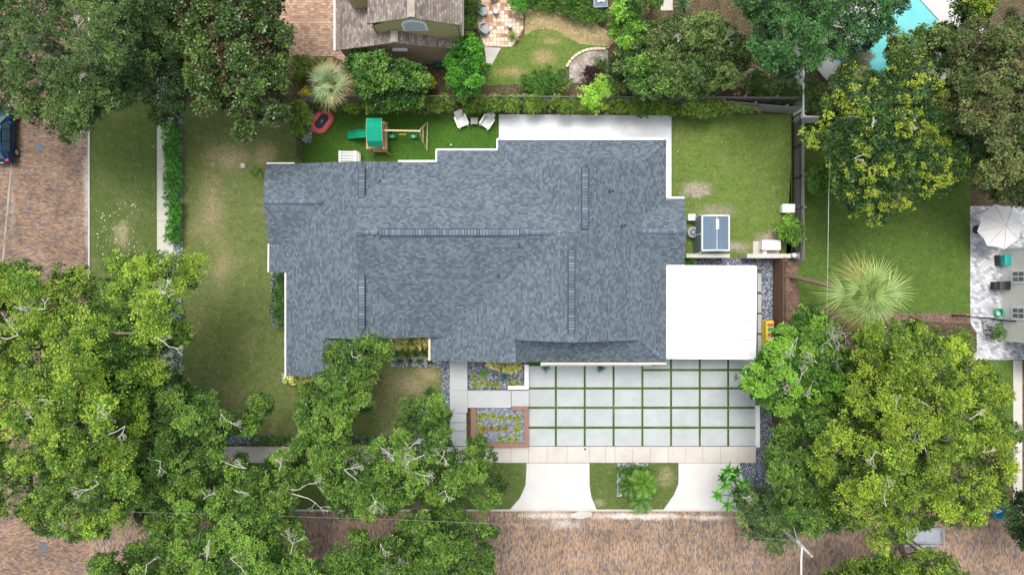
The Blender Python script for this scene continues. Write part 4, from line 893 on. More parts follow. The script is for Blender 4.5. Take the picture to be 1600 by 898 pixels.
# ---------------------------------------------------------------- blue car at left
def car():
    t = thing('parked_car', 'dark blue hatchback parked on the brick street at the left edge', 'car', P(13, 212), 0)
    L, W = 4.5, 1.82
    # loops along the length: (y, halfwidth, z_low, z_belt, z_top, halfwidth_top)
    secs = [(-2.25, .72, .35, .75, .82, .6), (-2.12, .86, .25, .9, 1.0, .72), (-1.7, .9, .22, .98, 1.36, .62), (-1.2, .91, .2, 1.0, 1.52, .6), (-.3, .91, .2, 1.0, 1.56, .62), (.5, .91, .2, .98, 1.5, .6), (1.0, .91, .2, .96, 1.1, .7), (1.7, .89, .22, .9, .98, .72), (2.1, .82, .28, .76, .84, .66), (2.25, .62, .35, .62, .68, .5)]
    mb = MB(); k = 0; ring = []
    for (y, hw, zl, zb, zt, ht) in secs:
        r_ = [(-hw * .92, y, zl), (-hw, y, (zl + zb) / 2), (-hw * .97, y, zb), (-ht, y, zt - .06), (-ht * .7, y, zt), (ht * .7, y, zt), (ht, y, zt - .06), (hw * .97, y, zb), (hw, y, (zl + zb) / 2), (hw * .92, y, zl)]
        ring.append(r_)
    vs = [v for r_ in ring for v in r_]; fs = []
    for i in range(len(ring) - 1):
        for j in range(10): fs.append((i * 10 + j, i * 10 + (j + 1) % 10, (i + 1) * 10 + (j + 1) % 10, (i + 1) * 10 + j))
    fs += [tuple(range(9, -1, -1)), tuple(range((len(ring) - 1) * 10, len(ring) * 10))]
    mb.add(vs, fs); o = mb.build('body', M['carblue'], t, smooth=True); ss = o.modifiers.new('sub', 'SUBSURF'); ss.levels = 2; ss.render_levels = 2
    # glass set just proud of the body
    for s in (-1, 1):
        for (y0_, y1_, tf) in ((-1.5, -.75, 0), (-.68, .15, 0), (.22, .8, 1)):
            g_ = MB(); g_.add([(s * .9, y0_, 1.02), (s * .9, y1_ + (.12 if tf else 0), 1.0), (s * (.68), y1_ - (.2 if tf else 0), 1.43), (s * .68, y0_ + (.1 if y0_ < -1 else 0), 1.43)], [(0, 1, 2, 3)])
            o = g_.build('window', M['glass'], t); sm = o.modifiers.new('s', 'SOLIDIFY'); sm.thickness = .03; sm.offset = 0
    for (ya_, za, yb_, zb_, wa, wb, nm) in ((1.22, 1.04, .56, 1.5, .72, .58, 'windscreen'), (-2.0, 1.16, -1.6, 1.46, .64, .56, 'rear_window')):
        g_ = MB(); g_.add([(-wa, ya_, za + .01), (wa, ya_, za + .01), (wb, yb_, zb_), (-wb, yb_, zb_)], [(0, 1, 2, 3)]); o = g_.build(nm, M['glass'], t); sm = o.modifiers.new('s', 'SOLIDIFY'); sm.thickness = .04; sm.offset = 0
    for s in (-1, 1):
        for y in (-1.38, 1.38):
            g_ = MB(); g_.tube([(s * .74, y, .32), (s * .93, y, .32)], .32, 24); w_ = g_.build('wheel', M['rubber'], t)
            h_ = MB(); h_.tube([(s * .925, y, .32), (s * .94, y, .32)], .2, 20)
            for q_ in range(5): a = R(72 * q_); h_.bar((s * .945, y, .32), (s * .945, y + .2 * math.cos(a), .32 + .2 * math.sin(a)), .02, .05)
            h_.build('rim', M['chrome'], w_)
        g_ = MB(); g_.box((s * .68, -2.1, .95), (.24, .2, .22)); g_.build('tail_light', M['tail'], t, bevel=.04)
        g_ = MB(); g_.box((s * .66, 2.1, .68), (.3, .16, .14)); g_.build('headlight', M['pale_glass'], t, bevel=.04)
        g_ = MB(); g_.box((s * 1.0, .72, 1.05), (.2, .12, .14)); g_.build('mirror', M['carblue'], t, bevel=.03)
        g_ = MB(); g_.bar((s * .56, -1.3, 1.56), (s * .56, .3, 1.58), .04, .04); g_.build('roof_rail', M['chrome'], t)
    g_ = MB(); g_.box((0, -2.2, .5), (1.5, .14, .22)); g_.build('bumper', M['carblue'], t, bevel=.05)
    g_ = MB(); g_.box((0, -2.27, .7), (.4, .03, .12)); g_.build('plate', M['white'], t)
car()

# ---------------------------------------------------------------- utility pole and wires
t = thing('utility_pole', 'weathered wooden utility pole with a short crossarm leaning over the street', 'utility pole', P(1166, 775))
top = P(1249, 850, 9); mb = MB(); b0 = P(1166, 775); mb.tube([b0, (b0[0] + (top[0] - b0[0]), top[1], 9.1)], [.16, .11], 10); mb.build('pole_shaft', M['fence_grey'], t, world=True)
mb = MB(); mb.bar(P(1243, 842, 9.0), P(1269, 869, 9.0), .16, .14); mb.build('crossarm', plain('pale_timber_grey', (.36, .35, .27)), t, world=True)
for x, y in ((1244, 843), (1250, 850), (1266, 866)): mb = MB(); mb.lathe([(.05, 0), (.07, .08), (.04, .14), (.01, .16)], P(x, y, 9.1), 8); mb.build('insulator', M['chrome'], t, world=True)
mb = MB(); mb.bar(P(1246, 844, 9.1), P(1240, 823, 9.2), .04, .04); mb.build('bracket', M['fence_grey'], t, world=True)
def wire(label, pts, r_, mat, name='overhead_wire'):
    mb = MB(); mb.tube([P(*p) for p in pts], r_, 6); return tag(mb.build(name, mat), label, 'wire')
wire('thin pale overhead wire crossing the brick street to the left', [(1246, 844, 9.1), (1120, 835, 8.9), (1000, 828, 8.8), (823, 820, 8.8), (640, 812, 9.0), (-100, 790, 9.6)], .008, plain('wire_grey', (.3, .29, .28)))
wire('thick white cable running straight down from the crossarm to the bottom edge', [(1253, 855, 9.1), (1252, 875, 9.05), (1252, 898, 9), (1251, 1200, 9)], .055, plain('cable_white', (.75, .76, .78)))
wire('thin pale cable hanging over the side lawn from the trees to the palm', [(1312, 60, 7.2), (1300, 150, 6.5), (1295, 300, 6), (1293, 445, 5.6), (1290, 600, 5.6)], .016, plain('wire_pale', (.5, .55, .48)))

# ---------------------------------------------------------------- vegetation
PAL = {  # (young, mature, old) leaf colours; old also paints shade below the clumps
 'oak_dull':  [(.19, .29, .085), (.1, .18, .055), (.048, .095, .034)],
 'oak_dark':  [(.085, .155, .05), (.05, .105, .034), (.03, .07, .022)],
 'magnolia':  [(.12, .2, .04), (.05, .115, .026), (.09, .075, .03)],
 'oak_bright': [(.36, .5, .065), (.16, .29, .045), (.055, .125, .024)],
 'oak_mid':   [(.22, .37, .06), (.11, .22, .038), (.048, .115, .022)],
 'oak_gold':  [(.34, .45, .05), (.17, .28, .036), (.065, .14, .022)],
 'light':     [(.27, .5, .07), (.14, .3, .045), (.065, .165, .025)],
 'cassia':    [(.37, .45, .05), (.085, .175, .04), (.038, .09, .026)],
 'rusty':     [(.2, .22, .08), (.095, .165, .045), (.1, .08, .05)],
 'cedar':     [(.13, .3, .09), (.065, .175, .052), (.03, .088, .028)],
 'citrus':    [(.17, .34, .05), (.08, .19, .03), (.04, .11, .02)],
 'spring':    [(.14, .42, .045), (.085, .3, .03), (.045, .17, .02)],
 'lime':      [(.45, .7, .11), (.3, .56, .07), (.17, .36, .045)],
 'hedge':     [(.27, .39, .06), (.14, .25, .038), (.06, .13, .022)],
 'shrub':     [(.24, .32, .1), (.12, .2, .055), (.06, .11, .034)],
 'yellow':    [(.85, .8, .36), (.5, .54, .17), (.16, .24, .05)],
 'gold':      [(.75, .7, .02), (.52, .52, .02), (.25, .3, .02)],
 'purple':    [(.09, .045, .045), (.06, .034, .034), (.03, .022, .02)],
}
def leaves(lobes, pal, ll=.17, lw=.1, dens=1.0, fr=.3, young=.35, rs=None, clip=None, flat=.75, gap=.0, perf=12):
    """crown clumps -> boughs -> leaf tufts -> single leaves"""
    pal = np.array(PAL[pal]); F = []; D = []; TN = []; CL = []; OLD_SHADE = []
    for (cx, cy, cz, r_, ty) in lobes:
        sr = min(.62, max(.24, r_ * .42)) if r_ > .5 else r_
        ns = max(3, int(2.6 * (r_ / sr) ** 2)) if r_ > .5 else 1
        sd = unit(rs.normal(size=(ns, 3))); sd[:, 2] = np.where(sd[:, 2] < -.2, -sd[:, 2], sd[:, 2])
        sc_ = np.array([cx, cy, cz]) + sd * (r_ * rs.uniform(.5, .88, ns)[:, None]) * np.array([1, 1, flat]) if ns > 1 else np.array([[cx, cy, cz]])
        lt = rs.uniform(.85, 1.15)
        for i in range(ns):
            if gap and ns > 1 and rs.uniform() < gap * .35: continue
            rr_ = sr * rs.uniform(.75, 1.2); nf = max(5, int(dens * 3.4 * (rr_ / fr) ** 2) + 3)
            d = unit(rs.normal(size=(nf, 3)) + (sd[i] * .6 if ns > 1 else 0)); d[:, 2] = np.where(d[:, 2] < -.3, -d[:, 2], d[:, 2])
            F.append(sc_[i] + d * rr_ * rs.uniform(.7, 1.05, (nf, 1)) * np.array([1, 1, .85])); D.append(unit(d + sd[i] * .4))
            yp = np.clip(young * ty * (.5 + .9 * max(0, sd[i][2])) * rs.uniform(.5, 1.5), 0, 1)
            CL.append(np.full(nf, yp)); TN.append(np.full(nf, lt * rs.uniform(.82, 1.18))); OLD_SHADE.append(np.full(nf, .7 if ty < .2 else .2))  # low tier mostly takes the dark tone: shade between clumps put into colour
    f = np.concatenate(F); d = np.concatenate(D); yp = np.concatenate(CL); tn = np.concatenate(TN); old_shade = np.concatenate(OLD_SHADE)
    if clip is not None:
        s = H / (H - f[:, 2]) * 20; px = f[:, 0] * s + 800; py = 449 - f[:, 1] * s
        k = inpoly(px, py, clip) | (edgedist(px, py, clip) < 6 * rs.uniform(0, 1, len(px)) ** 2); f, d, yp, tn, old_shade = f[k], d[k], yp[k], tn[k], old_shade[k]
    nf = len(f); y_ = rs.uniform(size=nf) < yp; o_ = rs.uniform(size=nf) < old_shade
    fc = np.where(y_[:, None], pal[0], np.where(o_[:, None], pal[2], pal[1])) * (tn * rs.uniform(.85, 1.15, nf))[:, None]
    frr = fr * rs.uniform(.7, 1.2, nf); n_ = perf
    ld = unit(rs.normal(size=(nf, n_, 3)) + d[:, None] * .9 + np.array([0, 0, .35]))
    p = f[:, None] + ld * (frr[:, None] * rs.uniform(.25, 1.0, (nf, n_)))[..., None]
    a = unit(ld + rs.normal(0, .45, ld.shape)); nr = unit(d[:, None] * .6 + np.array([0, 0, .9]) + rs.normal(0, .5, ld.shape))
    b_ = unit(np.cross(nr, a)); sc = rs.uniform(.65, 1.25, (nf, n_, 1))
    q_ = np.stack([p - a * ll * .5 * sc, p + b_ * lw * .5 * sc + a * ll * .08 * sc, p + a * ll * .5 * sc, p - b_ * lw * .5 * sc + a * ll * .08 * sc], 2)
    cc = fc[:, None] * rs.uniform(.75, 1.25, (nf, n_, 1)) * np.stack([rs.uniform(.88, 1.15, (nf, n_)), np.ones((nf, n_)), rs.uniform(.8, 1.2, (nf, n_))], -1)
    return q_.reshape(-1, 4, 3), cc.reshape(-1, 3)
def limb(mb, a, b_, r0, r1, rs, bend=.15, n_=6, k=6):
    a, b_ = Vector(a), Vector(b_); L = (b_ - a).length; off = Vector(rs.normal(0, bend * L, 3)); pts = []; rad = []
    for i in range(n_ + 1): u = i / n_; pts.append(a.lerp(b_, u) + off * (math.sin(math.pi * u)) + Vector(rs.normal(0, .02 * L, 3)) * (0 if i in (0, n_) else 1)); rad.append(r0 + (r1 - r0) * u)
    mb.tube(pts, rad, k); return pts
NLEAF = 0
def tree(label, poly, zt, ze, base, pal, lobe=1.3, fr=.32, ll=.17, lw=.1, dens=1.0, young=.35, seed=1, trunk=.35, twigs=(), gap=.25, mat='leaf', name='tree', cat='tree', under=True, group=None, perf=15, spacing=1.38, ulobe=None, flat=.75, bark='bark', zj=1.2, ys=.0):
    """crown outline traced in plan; lobes get real heights: edge ze, middle zt"""
    global NLEAF
    ll *= .86; lw *= .86
    rs = np.random.RandomState(seed); p = np.array(poly, float); x0, y0 = p.min(0); x1, y1 = p.max(0)
    zm = (zt + ze) / 2; sc = 20 * H / (H - zm); lp = lobe * sc
    minor = min(x1 - x0, y1 - y0) / 2
    def scatter(sp):
        N = int((x1 - x0) * (y1 - y0) / (lp * lp) * 30) + 60; pts = []
        X = rs.uniform(x0, x1, N); Y = rs.uniform(y0, y1, N); D = edgedist(X, Y, poly); k = inpoly(X, Y, poly) & (D > lp * .3); X, Y, D = X[k], Y[k], D[k]
        for i in range(len(X)):
            if all((X[i] - q[0]) ** 2 + (Y[i] - q[1]) ** 2 > (lp * sp) ** 2 for q in pts): pts.append((X[i], Y[i], D[i]))
        return pts or [((x0 + x1) / 2, (y0 + y1) / 2, min(x1 - x0, y1 - y0) / 2)]
    def height(d): return ze + (zt - ze) * (min(1, d / max(lp * 1.2, minor * .75)) ** .6)
    lobes = []
    for (x, y, d) in scatter(spacing):
        z = height(d) + rs.uniform(-zj, zj)
        r_ = min(lobe * rs.uniform(.75, 1.2), d / sc + .25); c = P(x, y, z); lobes.append((c[0], c[1], max(.3, c[2] - r_ * flat), r_, rs.uniform(1 - ys - .25, 1 + ys + .25) if rs.uniform() > .15 else .3))
    low = []
    if under:
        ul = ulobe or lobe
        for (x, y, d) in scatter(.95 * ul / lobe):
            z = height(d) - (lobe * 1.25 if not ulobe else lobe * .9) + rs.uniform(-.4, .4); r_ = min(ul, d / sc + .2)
            if rs.uniform() > gap * .5: c = P(x, y, z); low.append((c[0], c[1], max(.4, c[2] - r_ * flat), r_, .12))  # small last value picks darker leaves, painting shade into the crown gaps
    rb = P(*base); t = thing(name, label, cat, rb, 0, group)
    L0 = list(lobes)
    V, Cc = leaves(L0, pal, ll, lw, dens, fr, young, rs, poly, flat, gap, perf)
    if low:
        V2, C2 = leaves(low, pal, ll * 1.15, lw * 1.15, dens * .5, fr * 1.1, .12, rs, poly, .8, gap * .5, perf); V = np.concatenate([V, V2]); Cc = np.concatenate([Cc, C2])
    NLEAF += len(V)
    V = V - np.array(rb); raw_mesh('crown', V, 4, Cc, M[mat], t)
    mb = MB()
    if trunk and not under:
        for i in range(min(6, len(lobes))):
            mb = MB(); l = lobes[i * len(lobes) // min(6, len(lobes))]; limb(mb, (l[0], l[1], 0), l[:3], trunk, trunk * .4, rs, .05, 3, 5)
            mb.build('stem', M[bark], t, world=True)
    elif trunk:
        cx = np.mean([l[0] for l in lobes]); cy = np.mean([l[1] for l in lobes]); zf = max(.4, ze * .45)
        fork = Vector((rb[0] + (cx - rb[0]) * .3, rb[1] + (cy - rb[1]) * .3, zf)); limb(mb, rb, fork, trunk * 1.25, trunk * .85, rs, .04, 5, 10)
        ordr = sorted(range(len(lobes)), key=lambda i: rs.uniform())[:min(len(lobes), 26)]
        mains = []; nm = max(2, min(6, len(ordr) // 3))
        for i in range(nm):
            l = lobes[ordr[i]]; e = fork.lerp(Vector(l[:3]), .6); limb(mb, fork, e, trunk * .55, trunk * .3, rs, .07, 5, 7); mains.append(e)
        for i in ordr:
            l = Vector(lobes[i][:3]); m_ = min(mains, key=lambda q: (q - l).length); pp = limb(mb, m_, l, trunk * .26, trunk * .08, rs, .1, 5, 5)
            for q_ in range(3):
                e = l + Vector(unit(rs.normal(size=3))) * lobes[i][3] * .8; e.z = abs(e.z - l.z) * .6 + l.z; limb(mb, l, e, trunk * .08, .012, rs, .12, 3, 4)
        mb.build('trunk', M[bark], t, world=True)
    for j, (x, y, s) in enumerate(twigs):
        s = s * .8
        mb = MB(); zt_ = zt - .6; c = Vector(P(x, y, zt_ - 1.2)); rr = np.random.RandomState(seed * 31 + j)
        l = min(lobes, key=lambda q: (Vector(q[:3]) - c).length)
        def fork_(p0, d, L_, r_, dep):
            e = p0 + d * L_; limb(mb, p0, e, r_, r_ * .66, rr, .03, 3, 4)
            if dep > 0:
                for q_ in range(rr.randint(2, 4 + (dep == 4))): fork_(e, (d + Vector(rr.normal(0, .5, 3)) * Vector((1, 1, .3))).normalized(), L_ * rr.uniform(.5, .8), r_ * .66, dep - 1)
        aa = rr.uniform(0, 6.28); p1 = Vector(P(x, y, zt_ + .15)); q0 = Vector(l[:3]) ; 
        dd = Vector((math.cos(aa), math.sin(aa), .12)); p0 = p1 - dd * s * .5; limb(mb, q0, p0, .035, .026, rr, .03, 3, 5)
        fork_(p0, dd, s * .3, .024, 4)
        mb.build('bare_branch', M['pale_bark'], t, world=True)
    return t
def bush(label, poly, z, pal, lobe=.45, fr=.17, ll=.1, lw=.06, dens=1.0, young=.4, seed=1, name='shrub', cat='shrub', gap=.1, mat='leaf', group=None, perf=14, zj=.15, ze=None, flat=.8):
    cx = sum(p[0] for p in poly) / len(poly); cy = sum(p[1] for p in poly) / len(poly)
    return tree(label, poly, z, z * .75 if ze is None else ze, (cx, cy), pal, lobe, fr, ll, lw, dens, young, seed, min(.06, .03 * z + .02), (), gap, mat, name, cat, False, group, perf, .85, flat, zj=zj)
def circ(x, y, rx, ry=None, n_=12): ry = ry or rx; return [(x + rx * math.cos(2 * math.pi * i / n_), y + ry * math.sin(2 * math.pi * i / n_)) for i in range(n_)]

# --- large trees
tree('large dull green oak filling the top left corner over the street', [(-90, -90), (190, -90), (262, -20), (258, 60), (235, 120), (230, 150), (190, 165), (165, 175), (140, 198), (110, 222), (85, 205), (60, 195), (25, 175), (-90, 165)], 12, 8, (60, 60), 'oak_dull', 1.2, .3, .18, .075, 1.0, .4, 11, .45, [(120, 30, 1.2), (128, 118, 1.4)], ys=.2)
tree('dark shaded oak between the dull oak and the glossy magnolia', [(180, 20), (240, -60), (300, -60), (290, 120), (290, 160), (275, 192), (245, 190), (215, 150), (180, 120)], 8, 6, (262, 90), 'oak_dark', 1.1, .3, .17, .08, .9, .3, 12, .3)
tree('dark glossy magnolia with reddish brown tips above the front lawn', [(250, -90), (430, -90), (440, 10), (456, 50), (445, 85), (455, 110), (440, 150), (452, 185), (425, 192), (398, 178), (392, 214), (364, 213), (350, 165), (312, 176), (280, 125), (262, 60)], 10, 6.5, (350, 100), 'magnolia', 1.1, .32, .24, .13, .9, .45, 13, .35, [(380, 15, .8), (412, 48, .8)], mat='leaf_gloss', gap=.2, perf=12)
tree('bright yellow green oak crown covering the lower left street corner', [(-100, 425), (0, 415), (28, 408), (60, 418), (72, 445), (95, 412), (132, 412), (140, 440), (175, 398), (205, 390), (248, 388), (262, 402), (290, 396), (322, 402), (322, 430), (298, 445), (285, 470), (285, 500), (305, 510), (298, 530), (280, 545), (282, 590), (235, 610), (220, 690), (215, 780), (180, 835), (120, 845), (60, 838), (35, 808), (-100, 795)], 13, 8.5, (115, 640), 'oak_bright', 1.15, .3, .15, .1, 1.0, .62, 14, .5,
     [(12, 505, 2.2), (35, 485, 1.5), (70, 470, 1.2), (70, 628, 1.6), (155, 645, 2.2), (130, 770, 2.4), (75, 665, 1.6), (280, 545, 1.6), (45, 650, 1), (190, 680, 1.4)], ys=.35)
tree('mid green oak crown in the bottom left between street and pavement', [(190, 600), (285, 588), (300, 610), (335, 612), (335, 640), (372, 650), (398, 612), (425, 622), (422, 655), (388, 678), (350, 690), (348, 740), (320, 760), (300, 790), (255, 830), (215, 830), (205, 800), (165, 790), (200, 700)], 10.5, 7, (290, 745), 'oak_mid', 1.05, .28, .15, .09, 1.0, .5, 15, .4, [(360, 665, 2.4), (372, 725, 1.4), (250, 735, 1.4), (330, 770, 1.6)], ys=.3)
tree('mid green oak in the bottom left corner overhanging the brick street', [(140, 875), (165, 862), (215, 850), (260, 815), (330, 760), (385, 700), (400, 740), (430, 705), (465, 710), (480, 730), (460, 790), (470, 830), (500, 870), (480, 990), (130, 990)], 11, 7, (400, 785), 'oak_mid', 1.05, .28, .15, .09, 1.0, .55, 16, .45, [(490, 750, 2.6), (500, 790, 2.2), (460, 840, 2.6), (380, 770, 1.6), (320, 860, 1.8), (440, 720, 1.6), (240, 875, 1.4), (375, 870, 1.6)], ys=.35)
tree('green oak limb cluster reaching up over the lower left roof corner', [(505, 560), (517, 532), (548, 527), (580, 524), (608, 534), (618, 552), (600, 562), (585, 578), (575, 600), (583, 640), (560, 640), (545, 670), (548, 700), (530, 725), (470, 722), (452, 712), (462, 680), (462, 640), (472, 602), (500, 590)], 8.5, 6.5, (520, 738), 'oak_mid', .85, .26, .14, .09, 1.0, .55, 17, .28, [(560, 558, 1.0), (540, 590, .8), (562, 632, 1.0), (520, 650, 1.2)], gap=.3)
tree('green oak reaching over pavement and street left of the first apron', [(545, 700), (590, 690), (620, 680), (618, 655), (628, 622), (650, 628), (668, 608), (688, 615), (700, 640), (705, 680), (720, 695), (755, 680), (772, 700), (780, 730), (788, 765), (770, 795), (740, 800), (690, 785), (640, 780), (620, 800), (560, 815), (520, 800), (480, 720)], 10.5, 7, (585, 770), 'oak_mid', 1.0, .27, .15, .09, .95, .5, 18, .4, [(650, 690, 1.6), (640, 720, 2.4), (590, 790, 2.2), (670, 745, 2.2), (555, 730, 1.8), (700, 780, 1.4), (610, 705, 1.6), (690, 720, 1.6)], ys=.25, gap=.35)
tree('darker green oak at the bottom edge left of the open brick street', [(500, 890), (520, 850), (555, 828), (600, 850), (640, 800), (700, 790), (740, 800), (775, 830), (768, 870), (772, 990), (480, 990), (500, 880)], 9.5, 6.5, (650, 790), 'oak_mid', 1.0, .28, .15, .1, 1.0, .28, 19, .35, [(620, 880, 2.8), (600, 862, 1.4), (690, 860, 1.0)], ys=.1)
tree('big golden green oak filling the lower right above the street', [(1325, 560), (1345, 510), (1390, 500), (1440, 503), (1490, 520), (1520, 560), (1560, 570), (1583, 610), (1585, 640), (1598, 690), (1592, 745), (1565, 790), (1520, 825), (1478, 815), (1440, 825), (1410, 850), (1388, 868), (1352, 845), (1300, 820), (1280, 770), (1268, 720), (1280, 680), (1318, 640), (1330, 600)], 13, 8.5, (1400, 690), 'oak_gold', 1.2, .3, .15, .1, 1.0, .6, 20, .5,
     [(1440, 680, 2.4), (1380, 765, 2.6), (1360, 720, 1.6), (1425, 640, 1.6), (1530, 645, 1.6), (1400, 625, 1.4), (1550, 705, 1.2), (1470, 725, 1.5)], ys=.4)
tree('light green sparse tree with pale bare twigs right of the carport', [(1150, 590), (1180, 570), (1195, 545), (1215, 515), (1240, 500), (1250, 480), (1285, 488), (1310, 510), (1325, 550), (1345, 580), (1345, 620), (1320, 650), (1280, 650), (1240, 640), (1215, 650), (1180, 625)], 7.5, 5, (1235, 565), 'light', .6, .26, .17, .11, .8, .8, 21, .18, [(1300, 525, 2.8), (1305, 535, 2.4), (1312, 520, 2.0), (1285, 530, 2.2), (1255, 580, 2.2), (1225, 570, 2), (1270, 560, 2.4), (1235, 545, 2.4), (1230, 600, 2.2), (1265, 610, 2.0), (1310, 570, 1.8), (1205, 605, 1.4)], gap=.45)
tree('deep green shaded tree under the golden oak beside the gravel strip', [(1198, 700), (1215, 665), (1260, 645), (1310, 630), (1340, 660), (1330, 740), (1330, 825), (1262, 835), (1235, 815), (1205, 780)], 9, 7, (1240, 720), 'oak_mid', 1.0, .28, .15, .09, .9, .35, 22, .25)
tree('olive green small tree hiding the utility pole base', [(1152, 775), (1175, 760), (1215, 770), (1250, 800), (1240, 845), (1220, 865), (1200, 858), (1165, 835), (1148, 800)], 7, 5, (1185, 790), 'oak_dull', .75, .22, .13, .08, 1.1, .6, 23, .2, [(1170, 778, 1.0)])
tree('yellow tufted tree with dark undergrowth over the side lawn', [(1252, 205), (1285, 190), (1290, 130), (1330, 95), (1350, 110), (1385, 105), (1440, 85), (1470, 95), (1490, 150), (1490, 210), (1540, 220), (1545, 262), (1520, 290), (1470, 300), (1440, 325), (1400, 325), (1375, 352), (1335, 340), (1305, 300), (1290, 240), (1258, 225)], 9, 6, (1390, 210), 'cassia', .44, .26, .17, .09, 1.1, 1.2, 24, .35, [(1362, 190, 1.0), (1345, 250, 1.0), (1430, 200, .8)], gap=.15, perf=14, spacing=2.0, ulobe=.95, zj=.8)
tree('russet tinged tree at the right edge beside the pool', [(1490, 60), (1530, 20), (1610, 20), (1690, 60), (1690, 330), (1600, 320), (1560, 310), (1520, 290), (1545, 250), (1535, 215), (1490, 200), (1485, 120)], 9.5, 6.5, (1580, 180), 'rusty', 1.0, .34, .2, .11, .9, .5, 25, .35, gap=.2, ys=.2)
tree('dark blue green cedar like tree over the white fence by the pool', [(1135, -80), (1440, -80), (1418, 10), (1395, 45), (1370, 60), (1340, 92), (1290, 90), (1260, 118), (1225, 122), (1195, 105), (1170, 70), (1180, 40), (1150, 10)], 11, 7, (1260, 40), 'cedar', 1.1, .28, .13, .09, 1.1, .5, 26, .4, gap=.15, ys=.2)
tree('small tree with yellow green clusters at the top right by the pool deck', [(1500, 45), (1490, 10), (1520, -30), (1560, -20), (1555, 20), (1530, 50)], 6.5, 5, (1525, 25), 'cassia', .8, .35, .18, .11, .9, .6, 27, .15)
tree('dark leafy tree hanging over the pool edge and tufted tree', [(1395, 40), (1440, 45), (1480, 30), (1500, 60), (1490, 110), (1450, 100), (1400, 112), (1385, 80)], 6, 4.5, (1450, 80), 'shrub', .8, .3, .2, .12, .65, .3, 28, .15, gap=.4)
tree('glossy leaved citrus tree against the brown house', [(540, 85), (560, 78), (592, 80), (618, 88), (650, 98), (664, 112), (668, 130), (660, 160), (630, 172), (580, 172), (552, 150), (545, 115)], 5, 3.6, (605, 125), 'citrus', .85, .26, .19, .11, 1.0, .5, 29, .15, mat='leaf_gloss')
tree('bright fresh green bushy tree beside the brown house corner', [(700, 85), (715, 62), (735, 55), (755, 70), (762, 105), (752, 140), (730, 152), (705, 142), (696, 115)], 5, 3.6, (728, 105), 'spring', .75, .22, .15, .1, 1.1, .5, 30, .12)
tree('yellow green upright tree below the garden cart', [(952, 30), (962, 0), (985, -15), (1000, 5), (1008, 35), (1000, 68), (975, 75), (955, 60)], 5, 3.5, (980, 35), 'light', .7, .22, .15, .1, 1.0, .75, 31, .12)
tree('broad mixed shrubby tree with bare twigs behind the hedge', [(950, 95), (975, 70), (1010, 40), (1060, 25), (1110, 20), (1165, 50), (1172, 95), (1150, 130), (1100, 148), (1040, 150), (985, 148), (950, 130)], 5, 3.4, (1060, 90), 'shrub', .95, .28, .18, .1, .95, .55, 32, .15, [(1140, 60, 2.4), (1060, 55, 1.2)], ys=.3)
tree('round leaved glossy shrub tree in front of the mixed shrubs', [(985, 95), (1010, 80), (1045, 85), (1055, 115), (1040, 142), (1005, 148), (980, 130)], 5.2, 4, (1018, 118), 'citrus', .7, .26, .2, .12, .9, .45, 33, .12, mat='leaf_gloss')
tree('dark tree reaching in from the bottom edge right of the pole', [(1325, 880), (1350, 868), (1385, 870), (1420, 872), (1445, 858), (1480, 868), (1510, 885), (1530, 990), (1280, 990), (1285, 892)], 9, 6, (1400, 800), 'oak_gold', .9, .28, .15, .1, .8, .3, 34, .25, gap=.4)
tree('dark green tree at the right edge above the lower right corner', [(1575, 800), (1590, 770), (1680, 760), (1680, 890), (1600, 855), (1578, 830)], 8, 6, (1590, 810), 'oak_dark', .9, .3, .16, .1, .9, .2, 35, .2)
tree('leafy ligustrum shrub between the magnolia and the turf', [(447, 160), (462, 150), (482, 165), (486, 190), (474, 215), (462, 218), (450, 195)], 3.6, 2.6, (466, 195), 'hedge', .6, .2, .12, .08, 1.1, .4, 36, .08, name='shrub', cat='shrub')
# --- hedges
bush('leafy mixed hedge running along the grey board fence above the patio', [(475, 160), (560, 160), (660, 155), (700, 148), (800, 150), (930, 156), (1000, 155), (1120, 158), (1190, 166), (1195, 178), (1100, 180), (1000, 177), (780, 173), (600, 173), (500, 172)], 1.9, 'hedge', .55, .2, .13, .08, 1.15, .5, 40, 'hedge', 'hedge')
bush('dark green hedge mound below the small curved lawn', [(812, 135), (822, 118), (850, 108), (885, 108), (892, 125), (885, 142), (850, 148)], 1.5, 'citrus', .5, .17, .11, .07, 1.2, .35, 41, 'hedge', 'hedge')
bush('clipped dark groundcover hedge around the garden cart', [(822, -30), (925, -30), (925, 10), (948, 15), (946, 34), (930, 38), (900, 32), (870, 18), (835, 12)], .9, 'citrus', .4, .14, .09, .06, 1.2, .4, 42, 'hedge', 'hedge')
bush('narrow bright green plant row between pavement and front lawn', [(252, 190), (276, 190), (281, 230), (280, 300), (281, 340), (279, 380), (258, 378), (262, 340), (256, 300), (258, 250)], .9, 'spring', .4, .17, .14, .07, 1.1, .3, 43, 'hedge', 'hedge')
bush('dark green clipped hedge against the left wall of the house', [(427, 426), (444, 426), (446, 460), (445, 505), (432, 511), (425, 490), (427, 450)], 1.2, 'citrus', .35, .15, .1, .06, 1.2, .3, 44, 'hedge', 'hedge')
bush('low dark hedge strip between front lawn and bottom pavement', [(390, 682), (470, 682), (548, 684), (640, 684), (640, 694), (390, 694)], .5, 'citrus', .35, .15, .1, .06, .9, .3, 45, 'hedge', 'hedge')
bush('clipped low hedge strip at the edge of the pink paver drive', [(455, 84), (487, 88), (487, 97), (455, 92)], .6, 'hedge', .25, .12, .08, .05, 1.3, .2, 46, 'hedge', 'hedge')
bush('short clipped hedge ball strip right of the strip hedge by the drive', [(491, 90), (510, 90), (512, 98), (492, 98)], .6, 'hedge', .25, .12, .08, .05, 1.3, .2, 47, 'hedge', 'hedge')
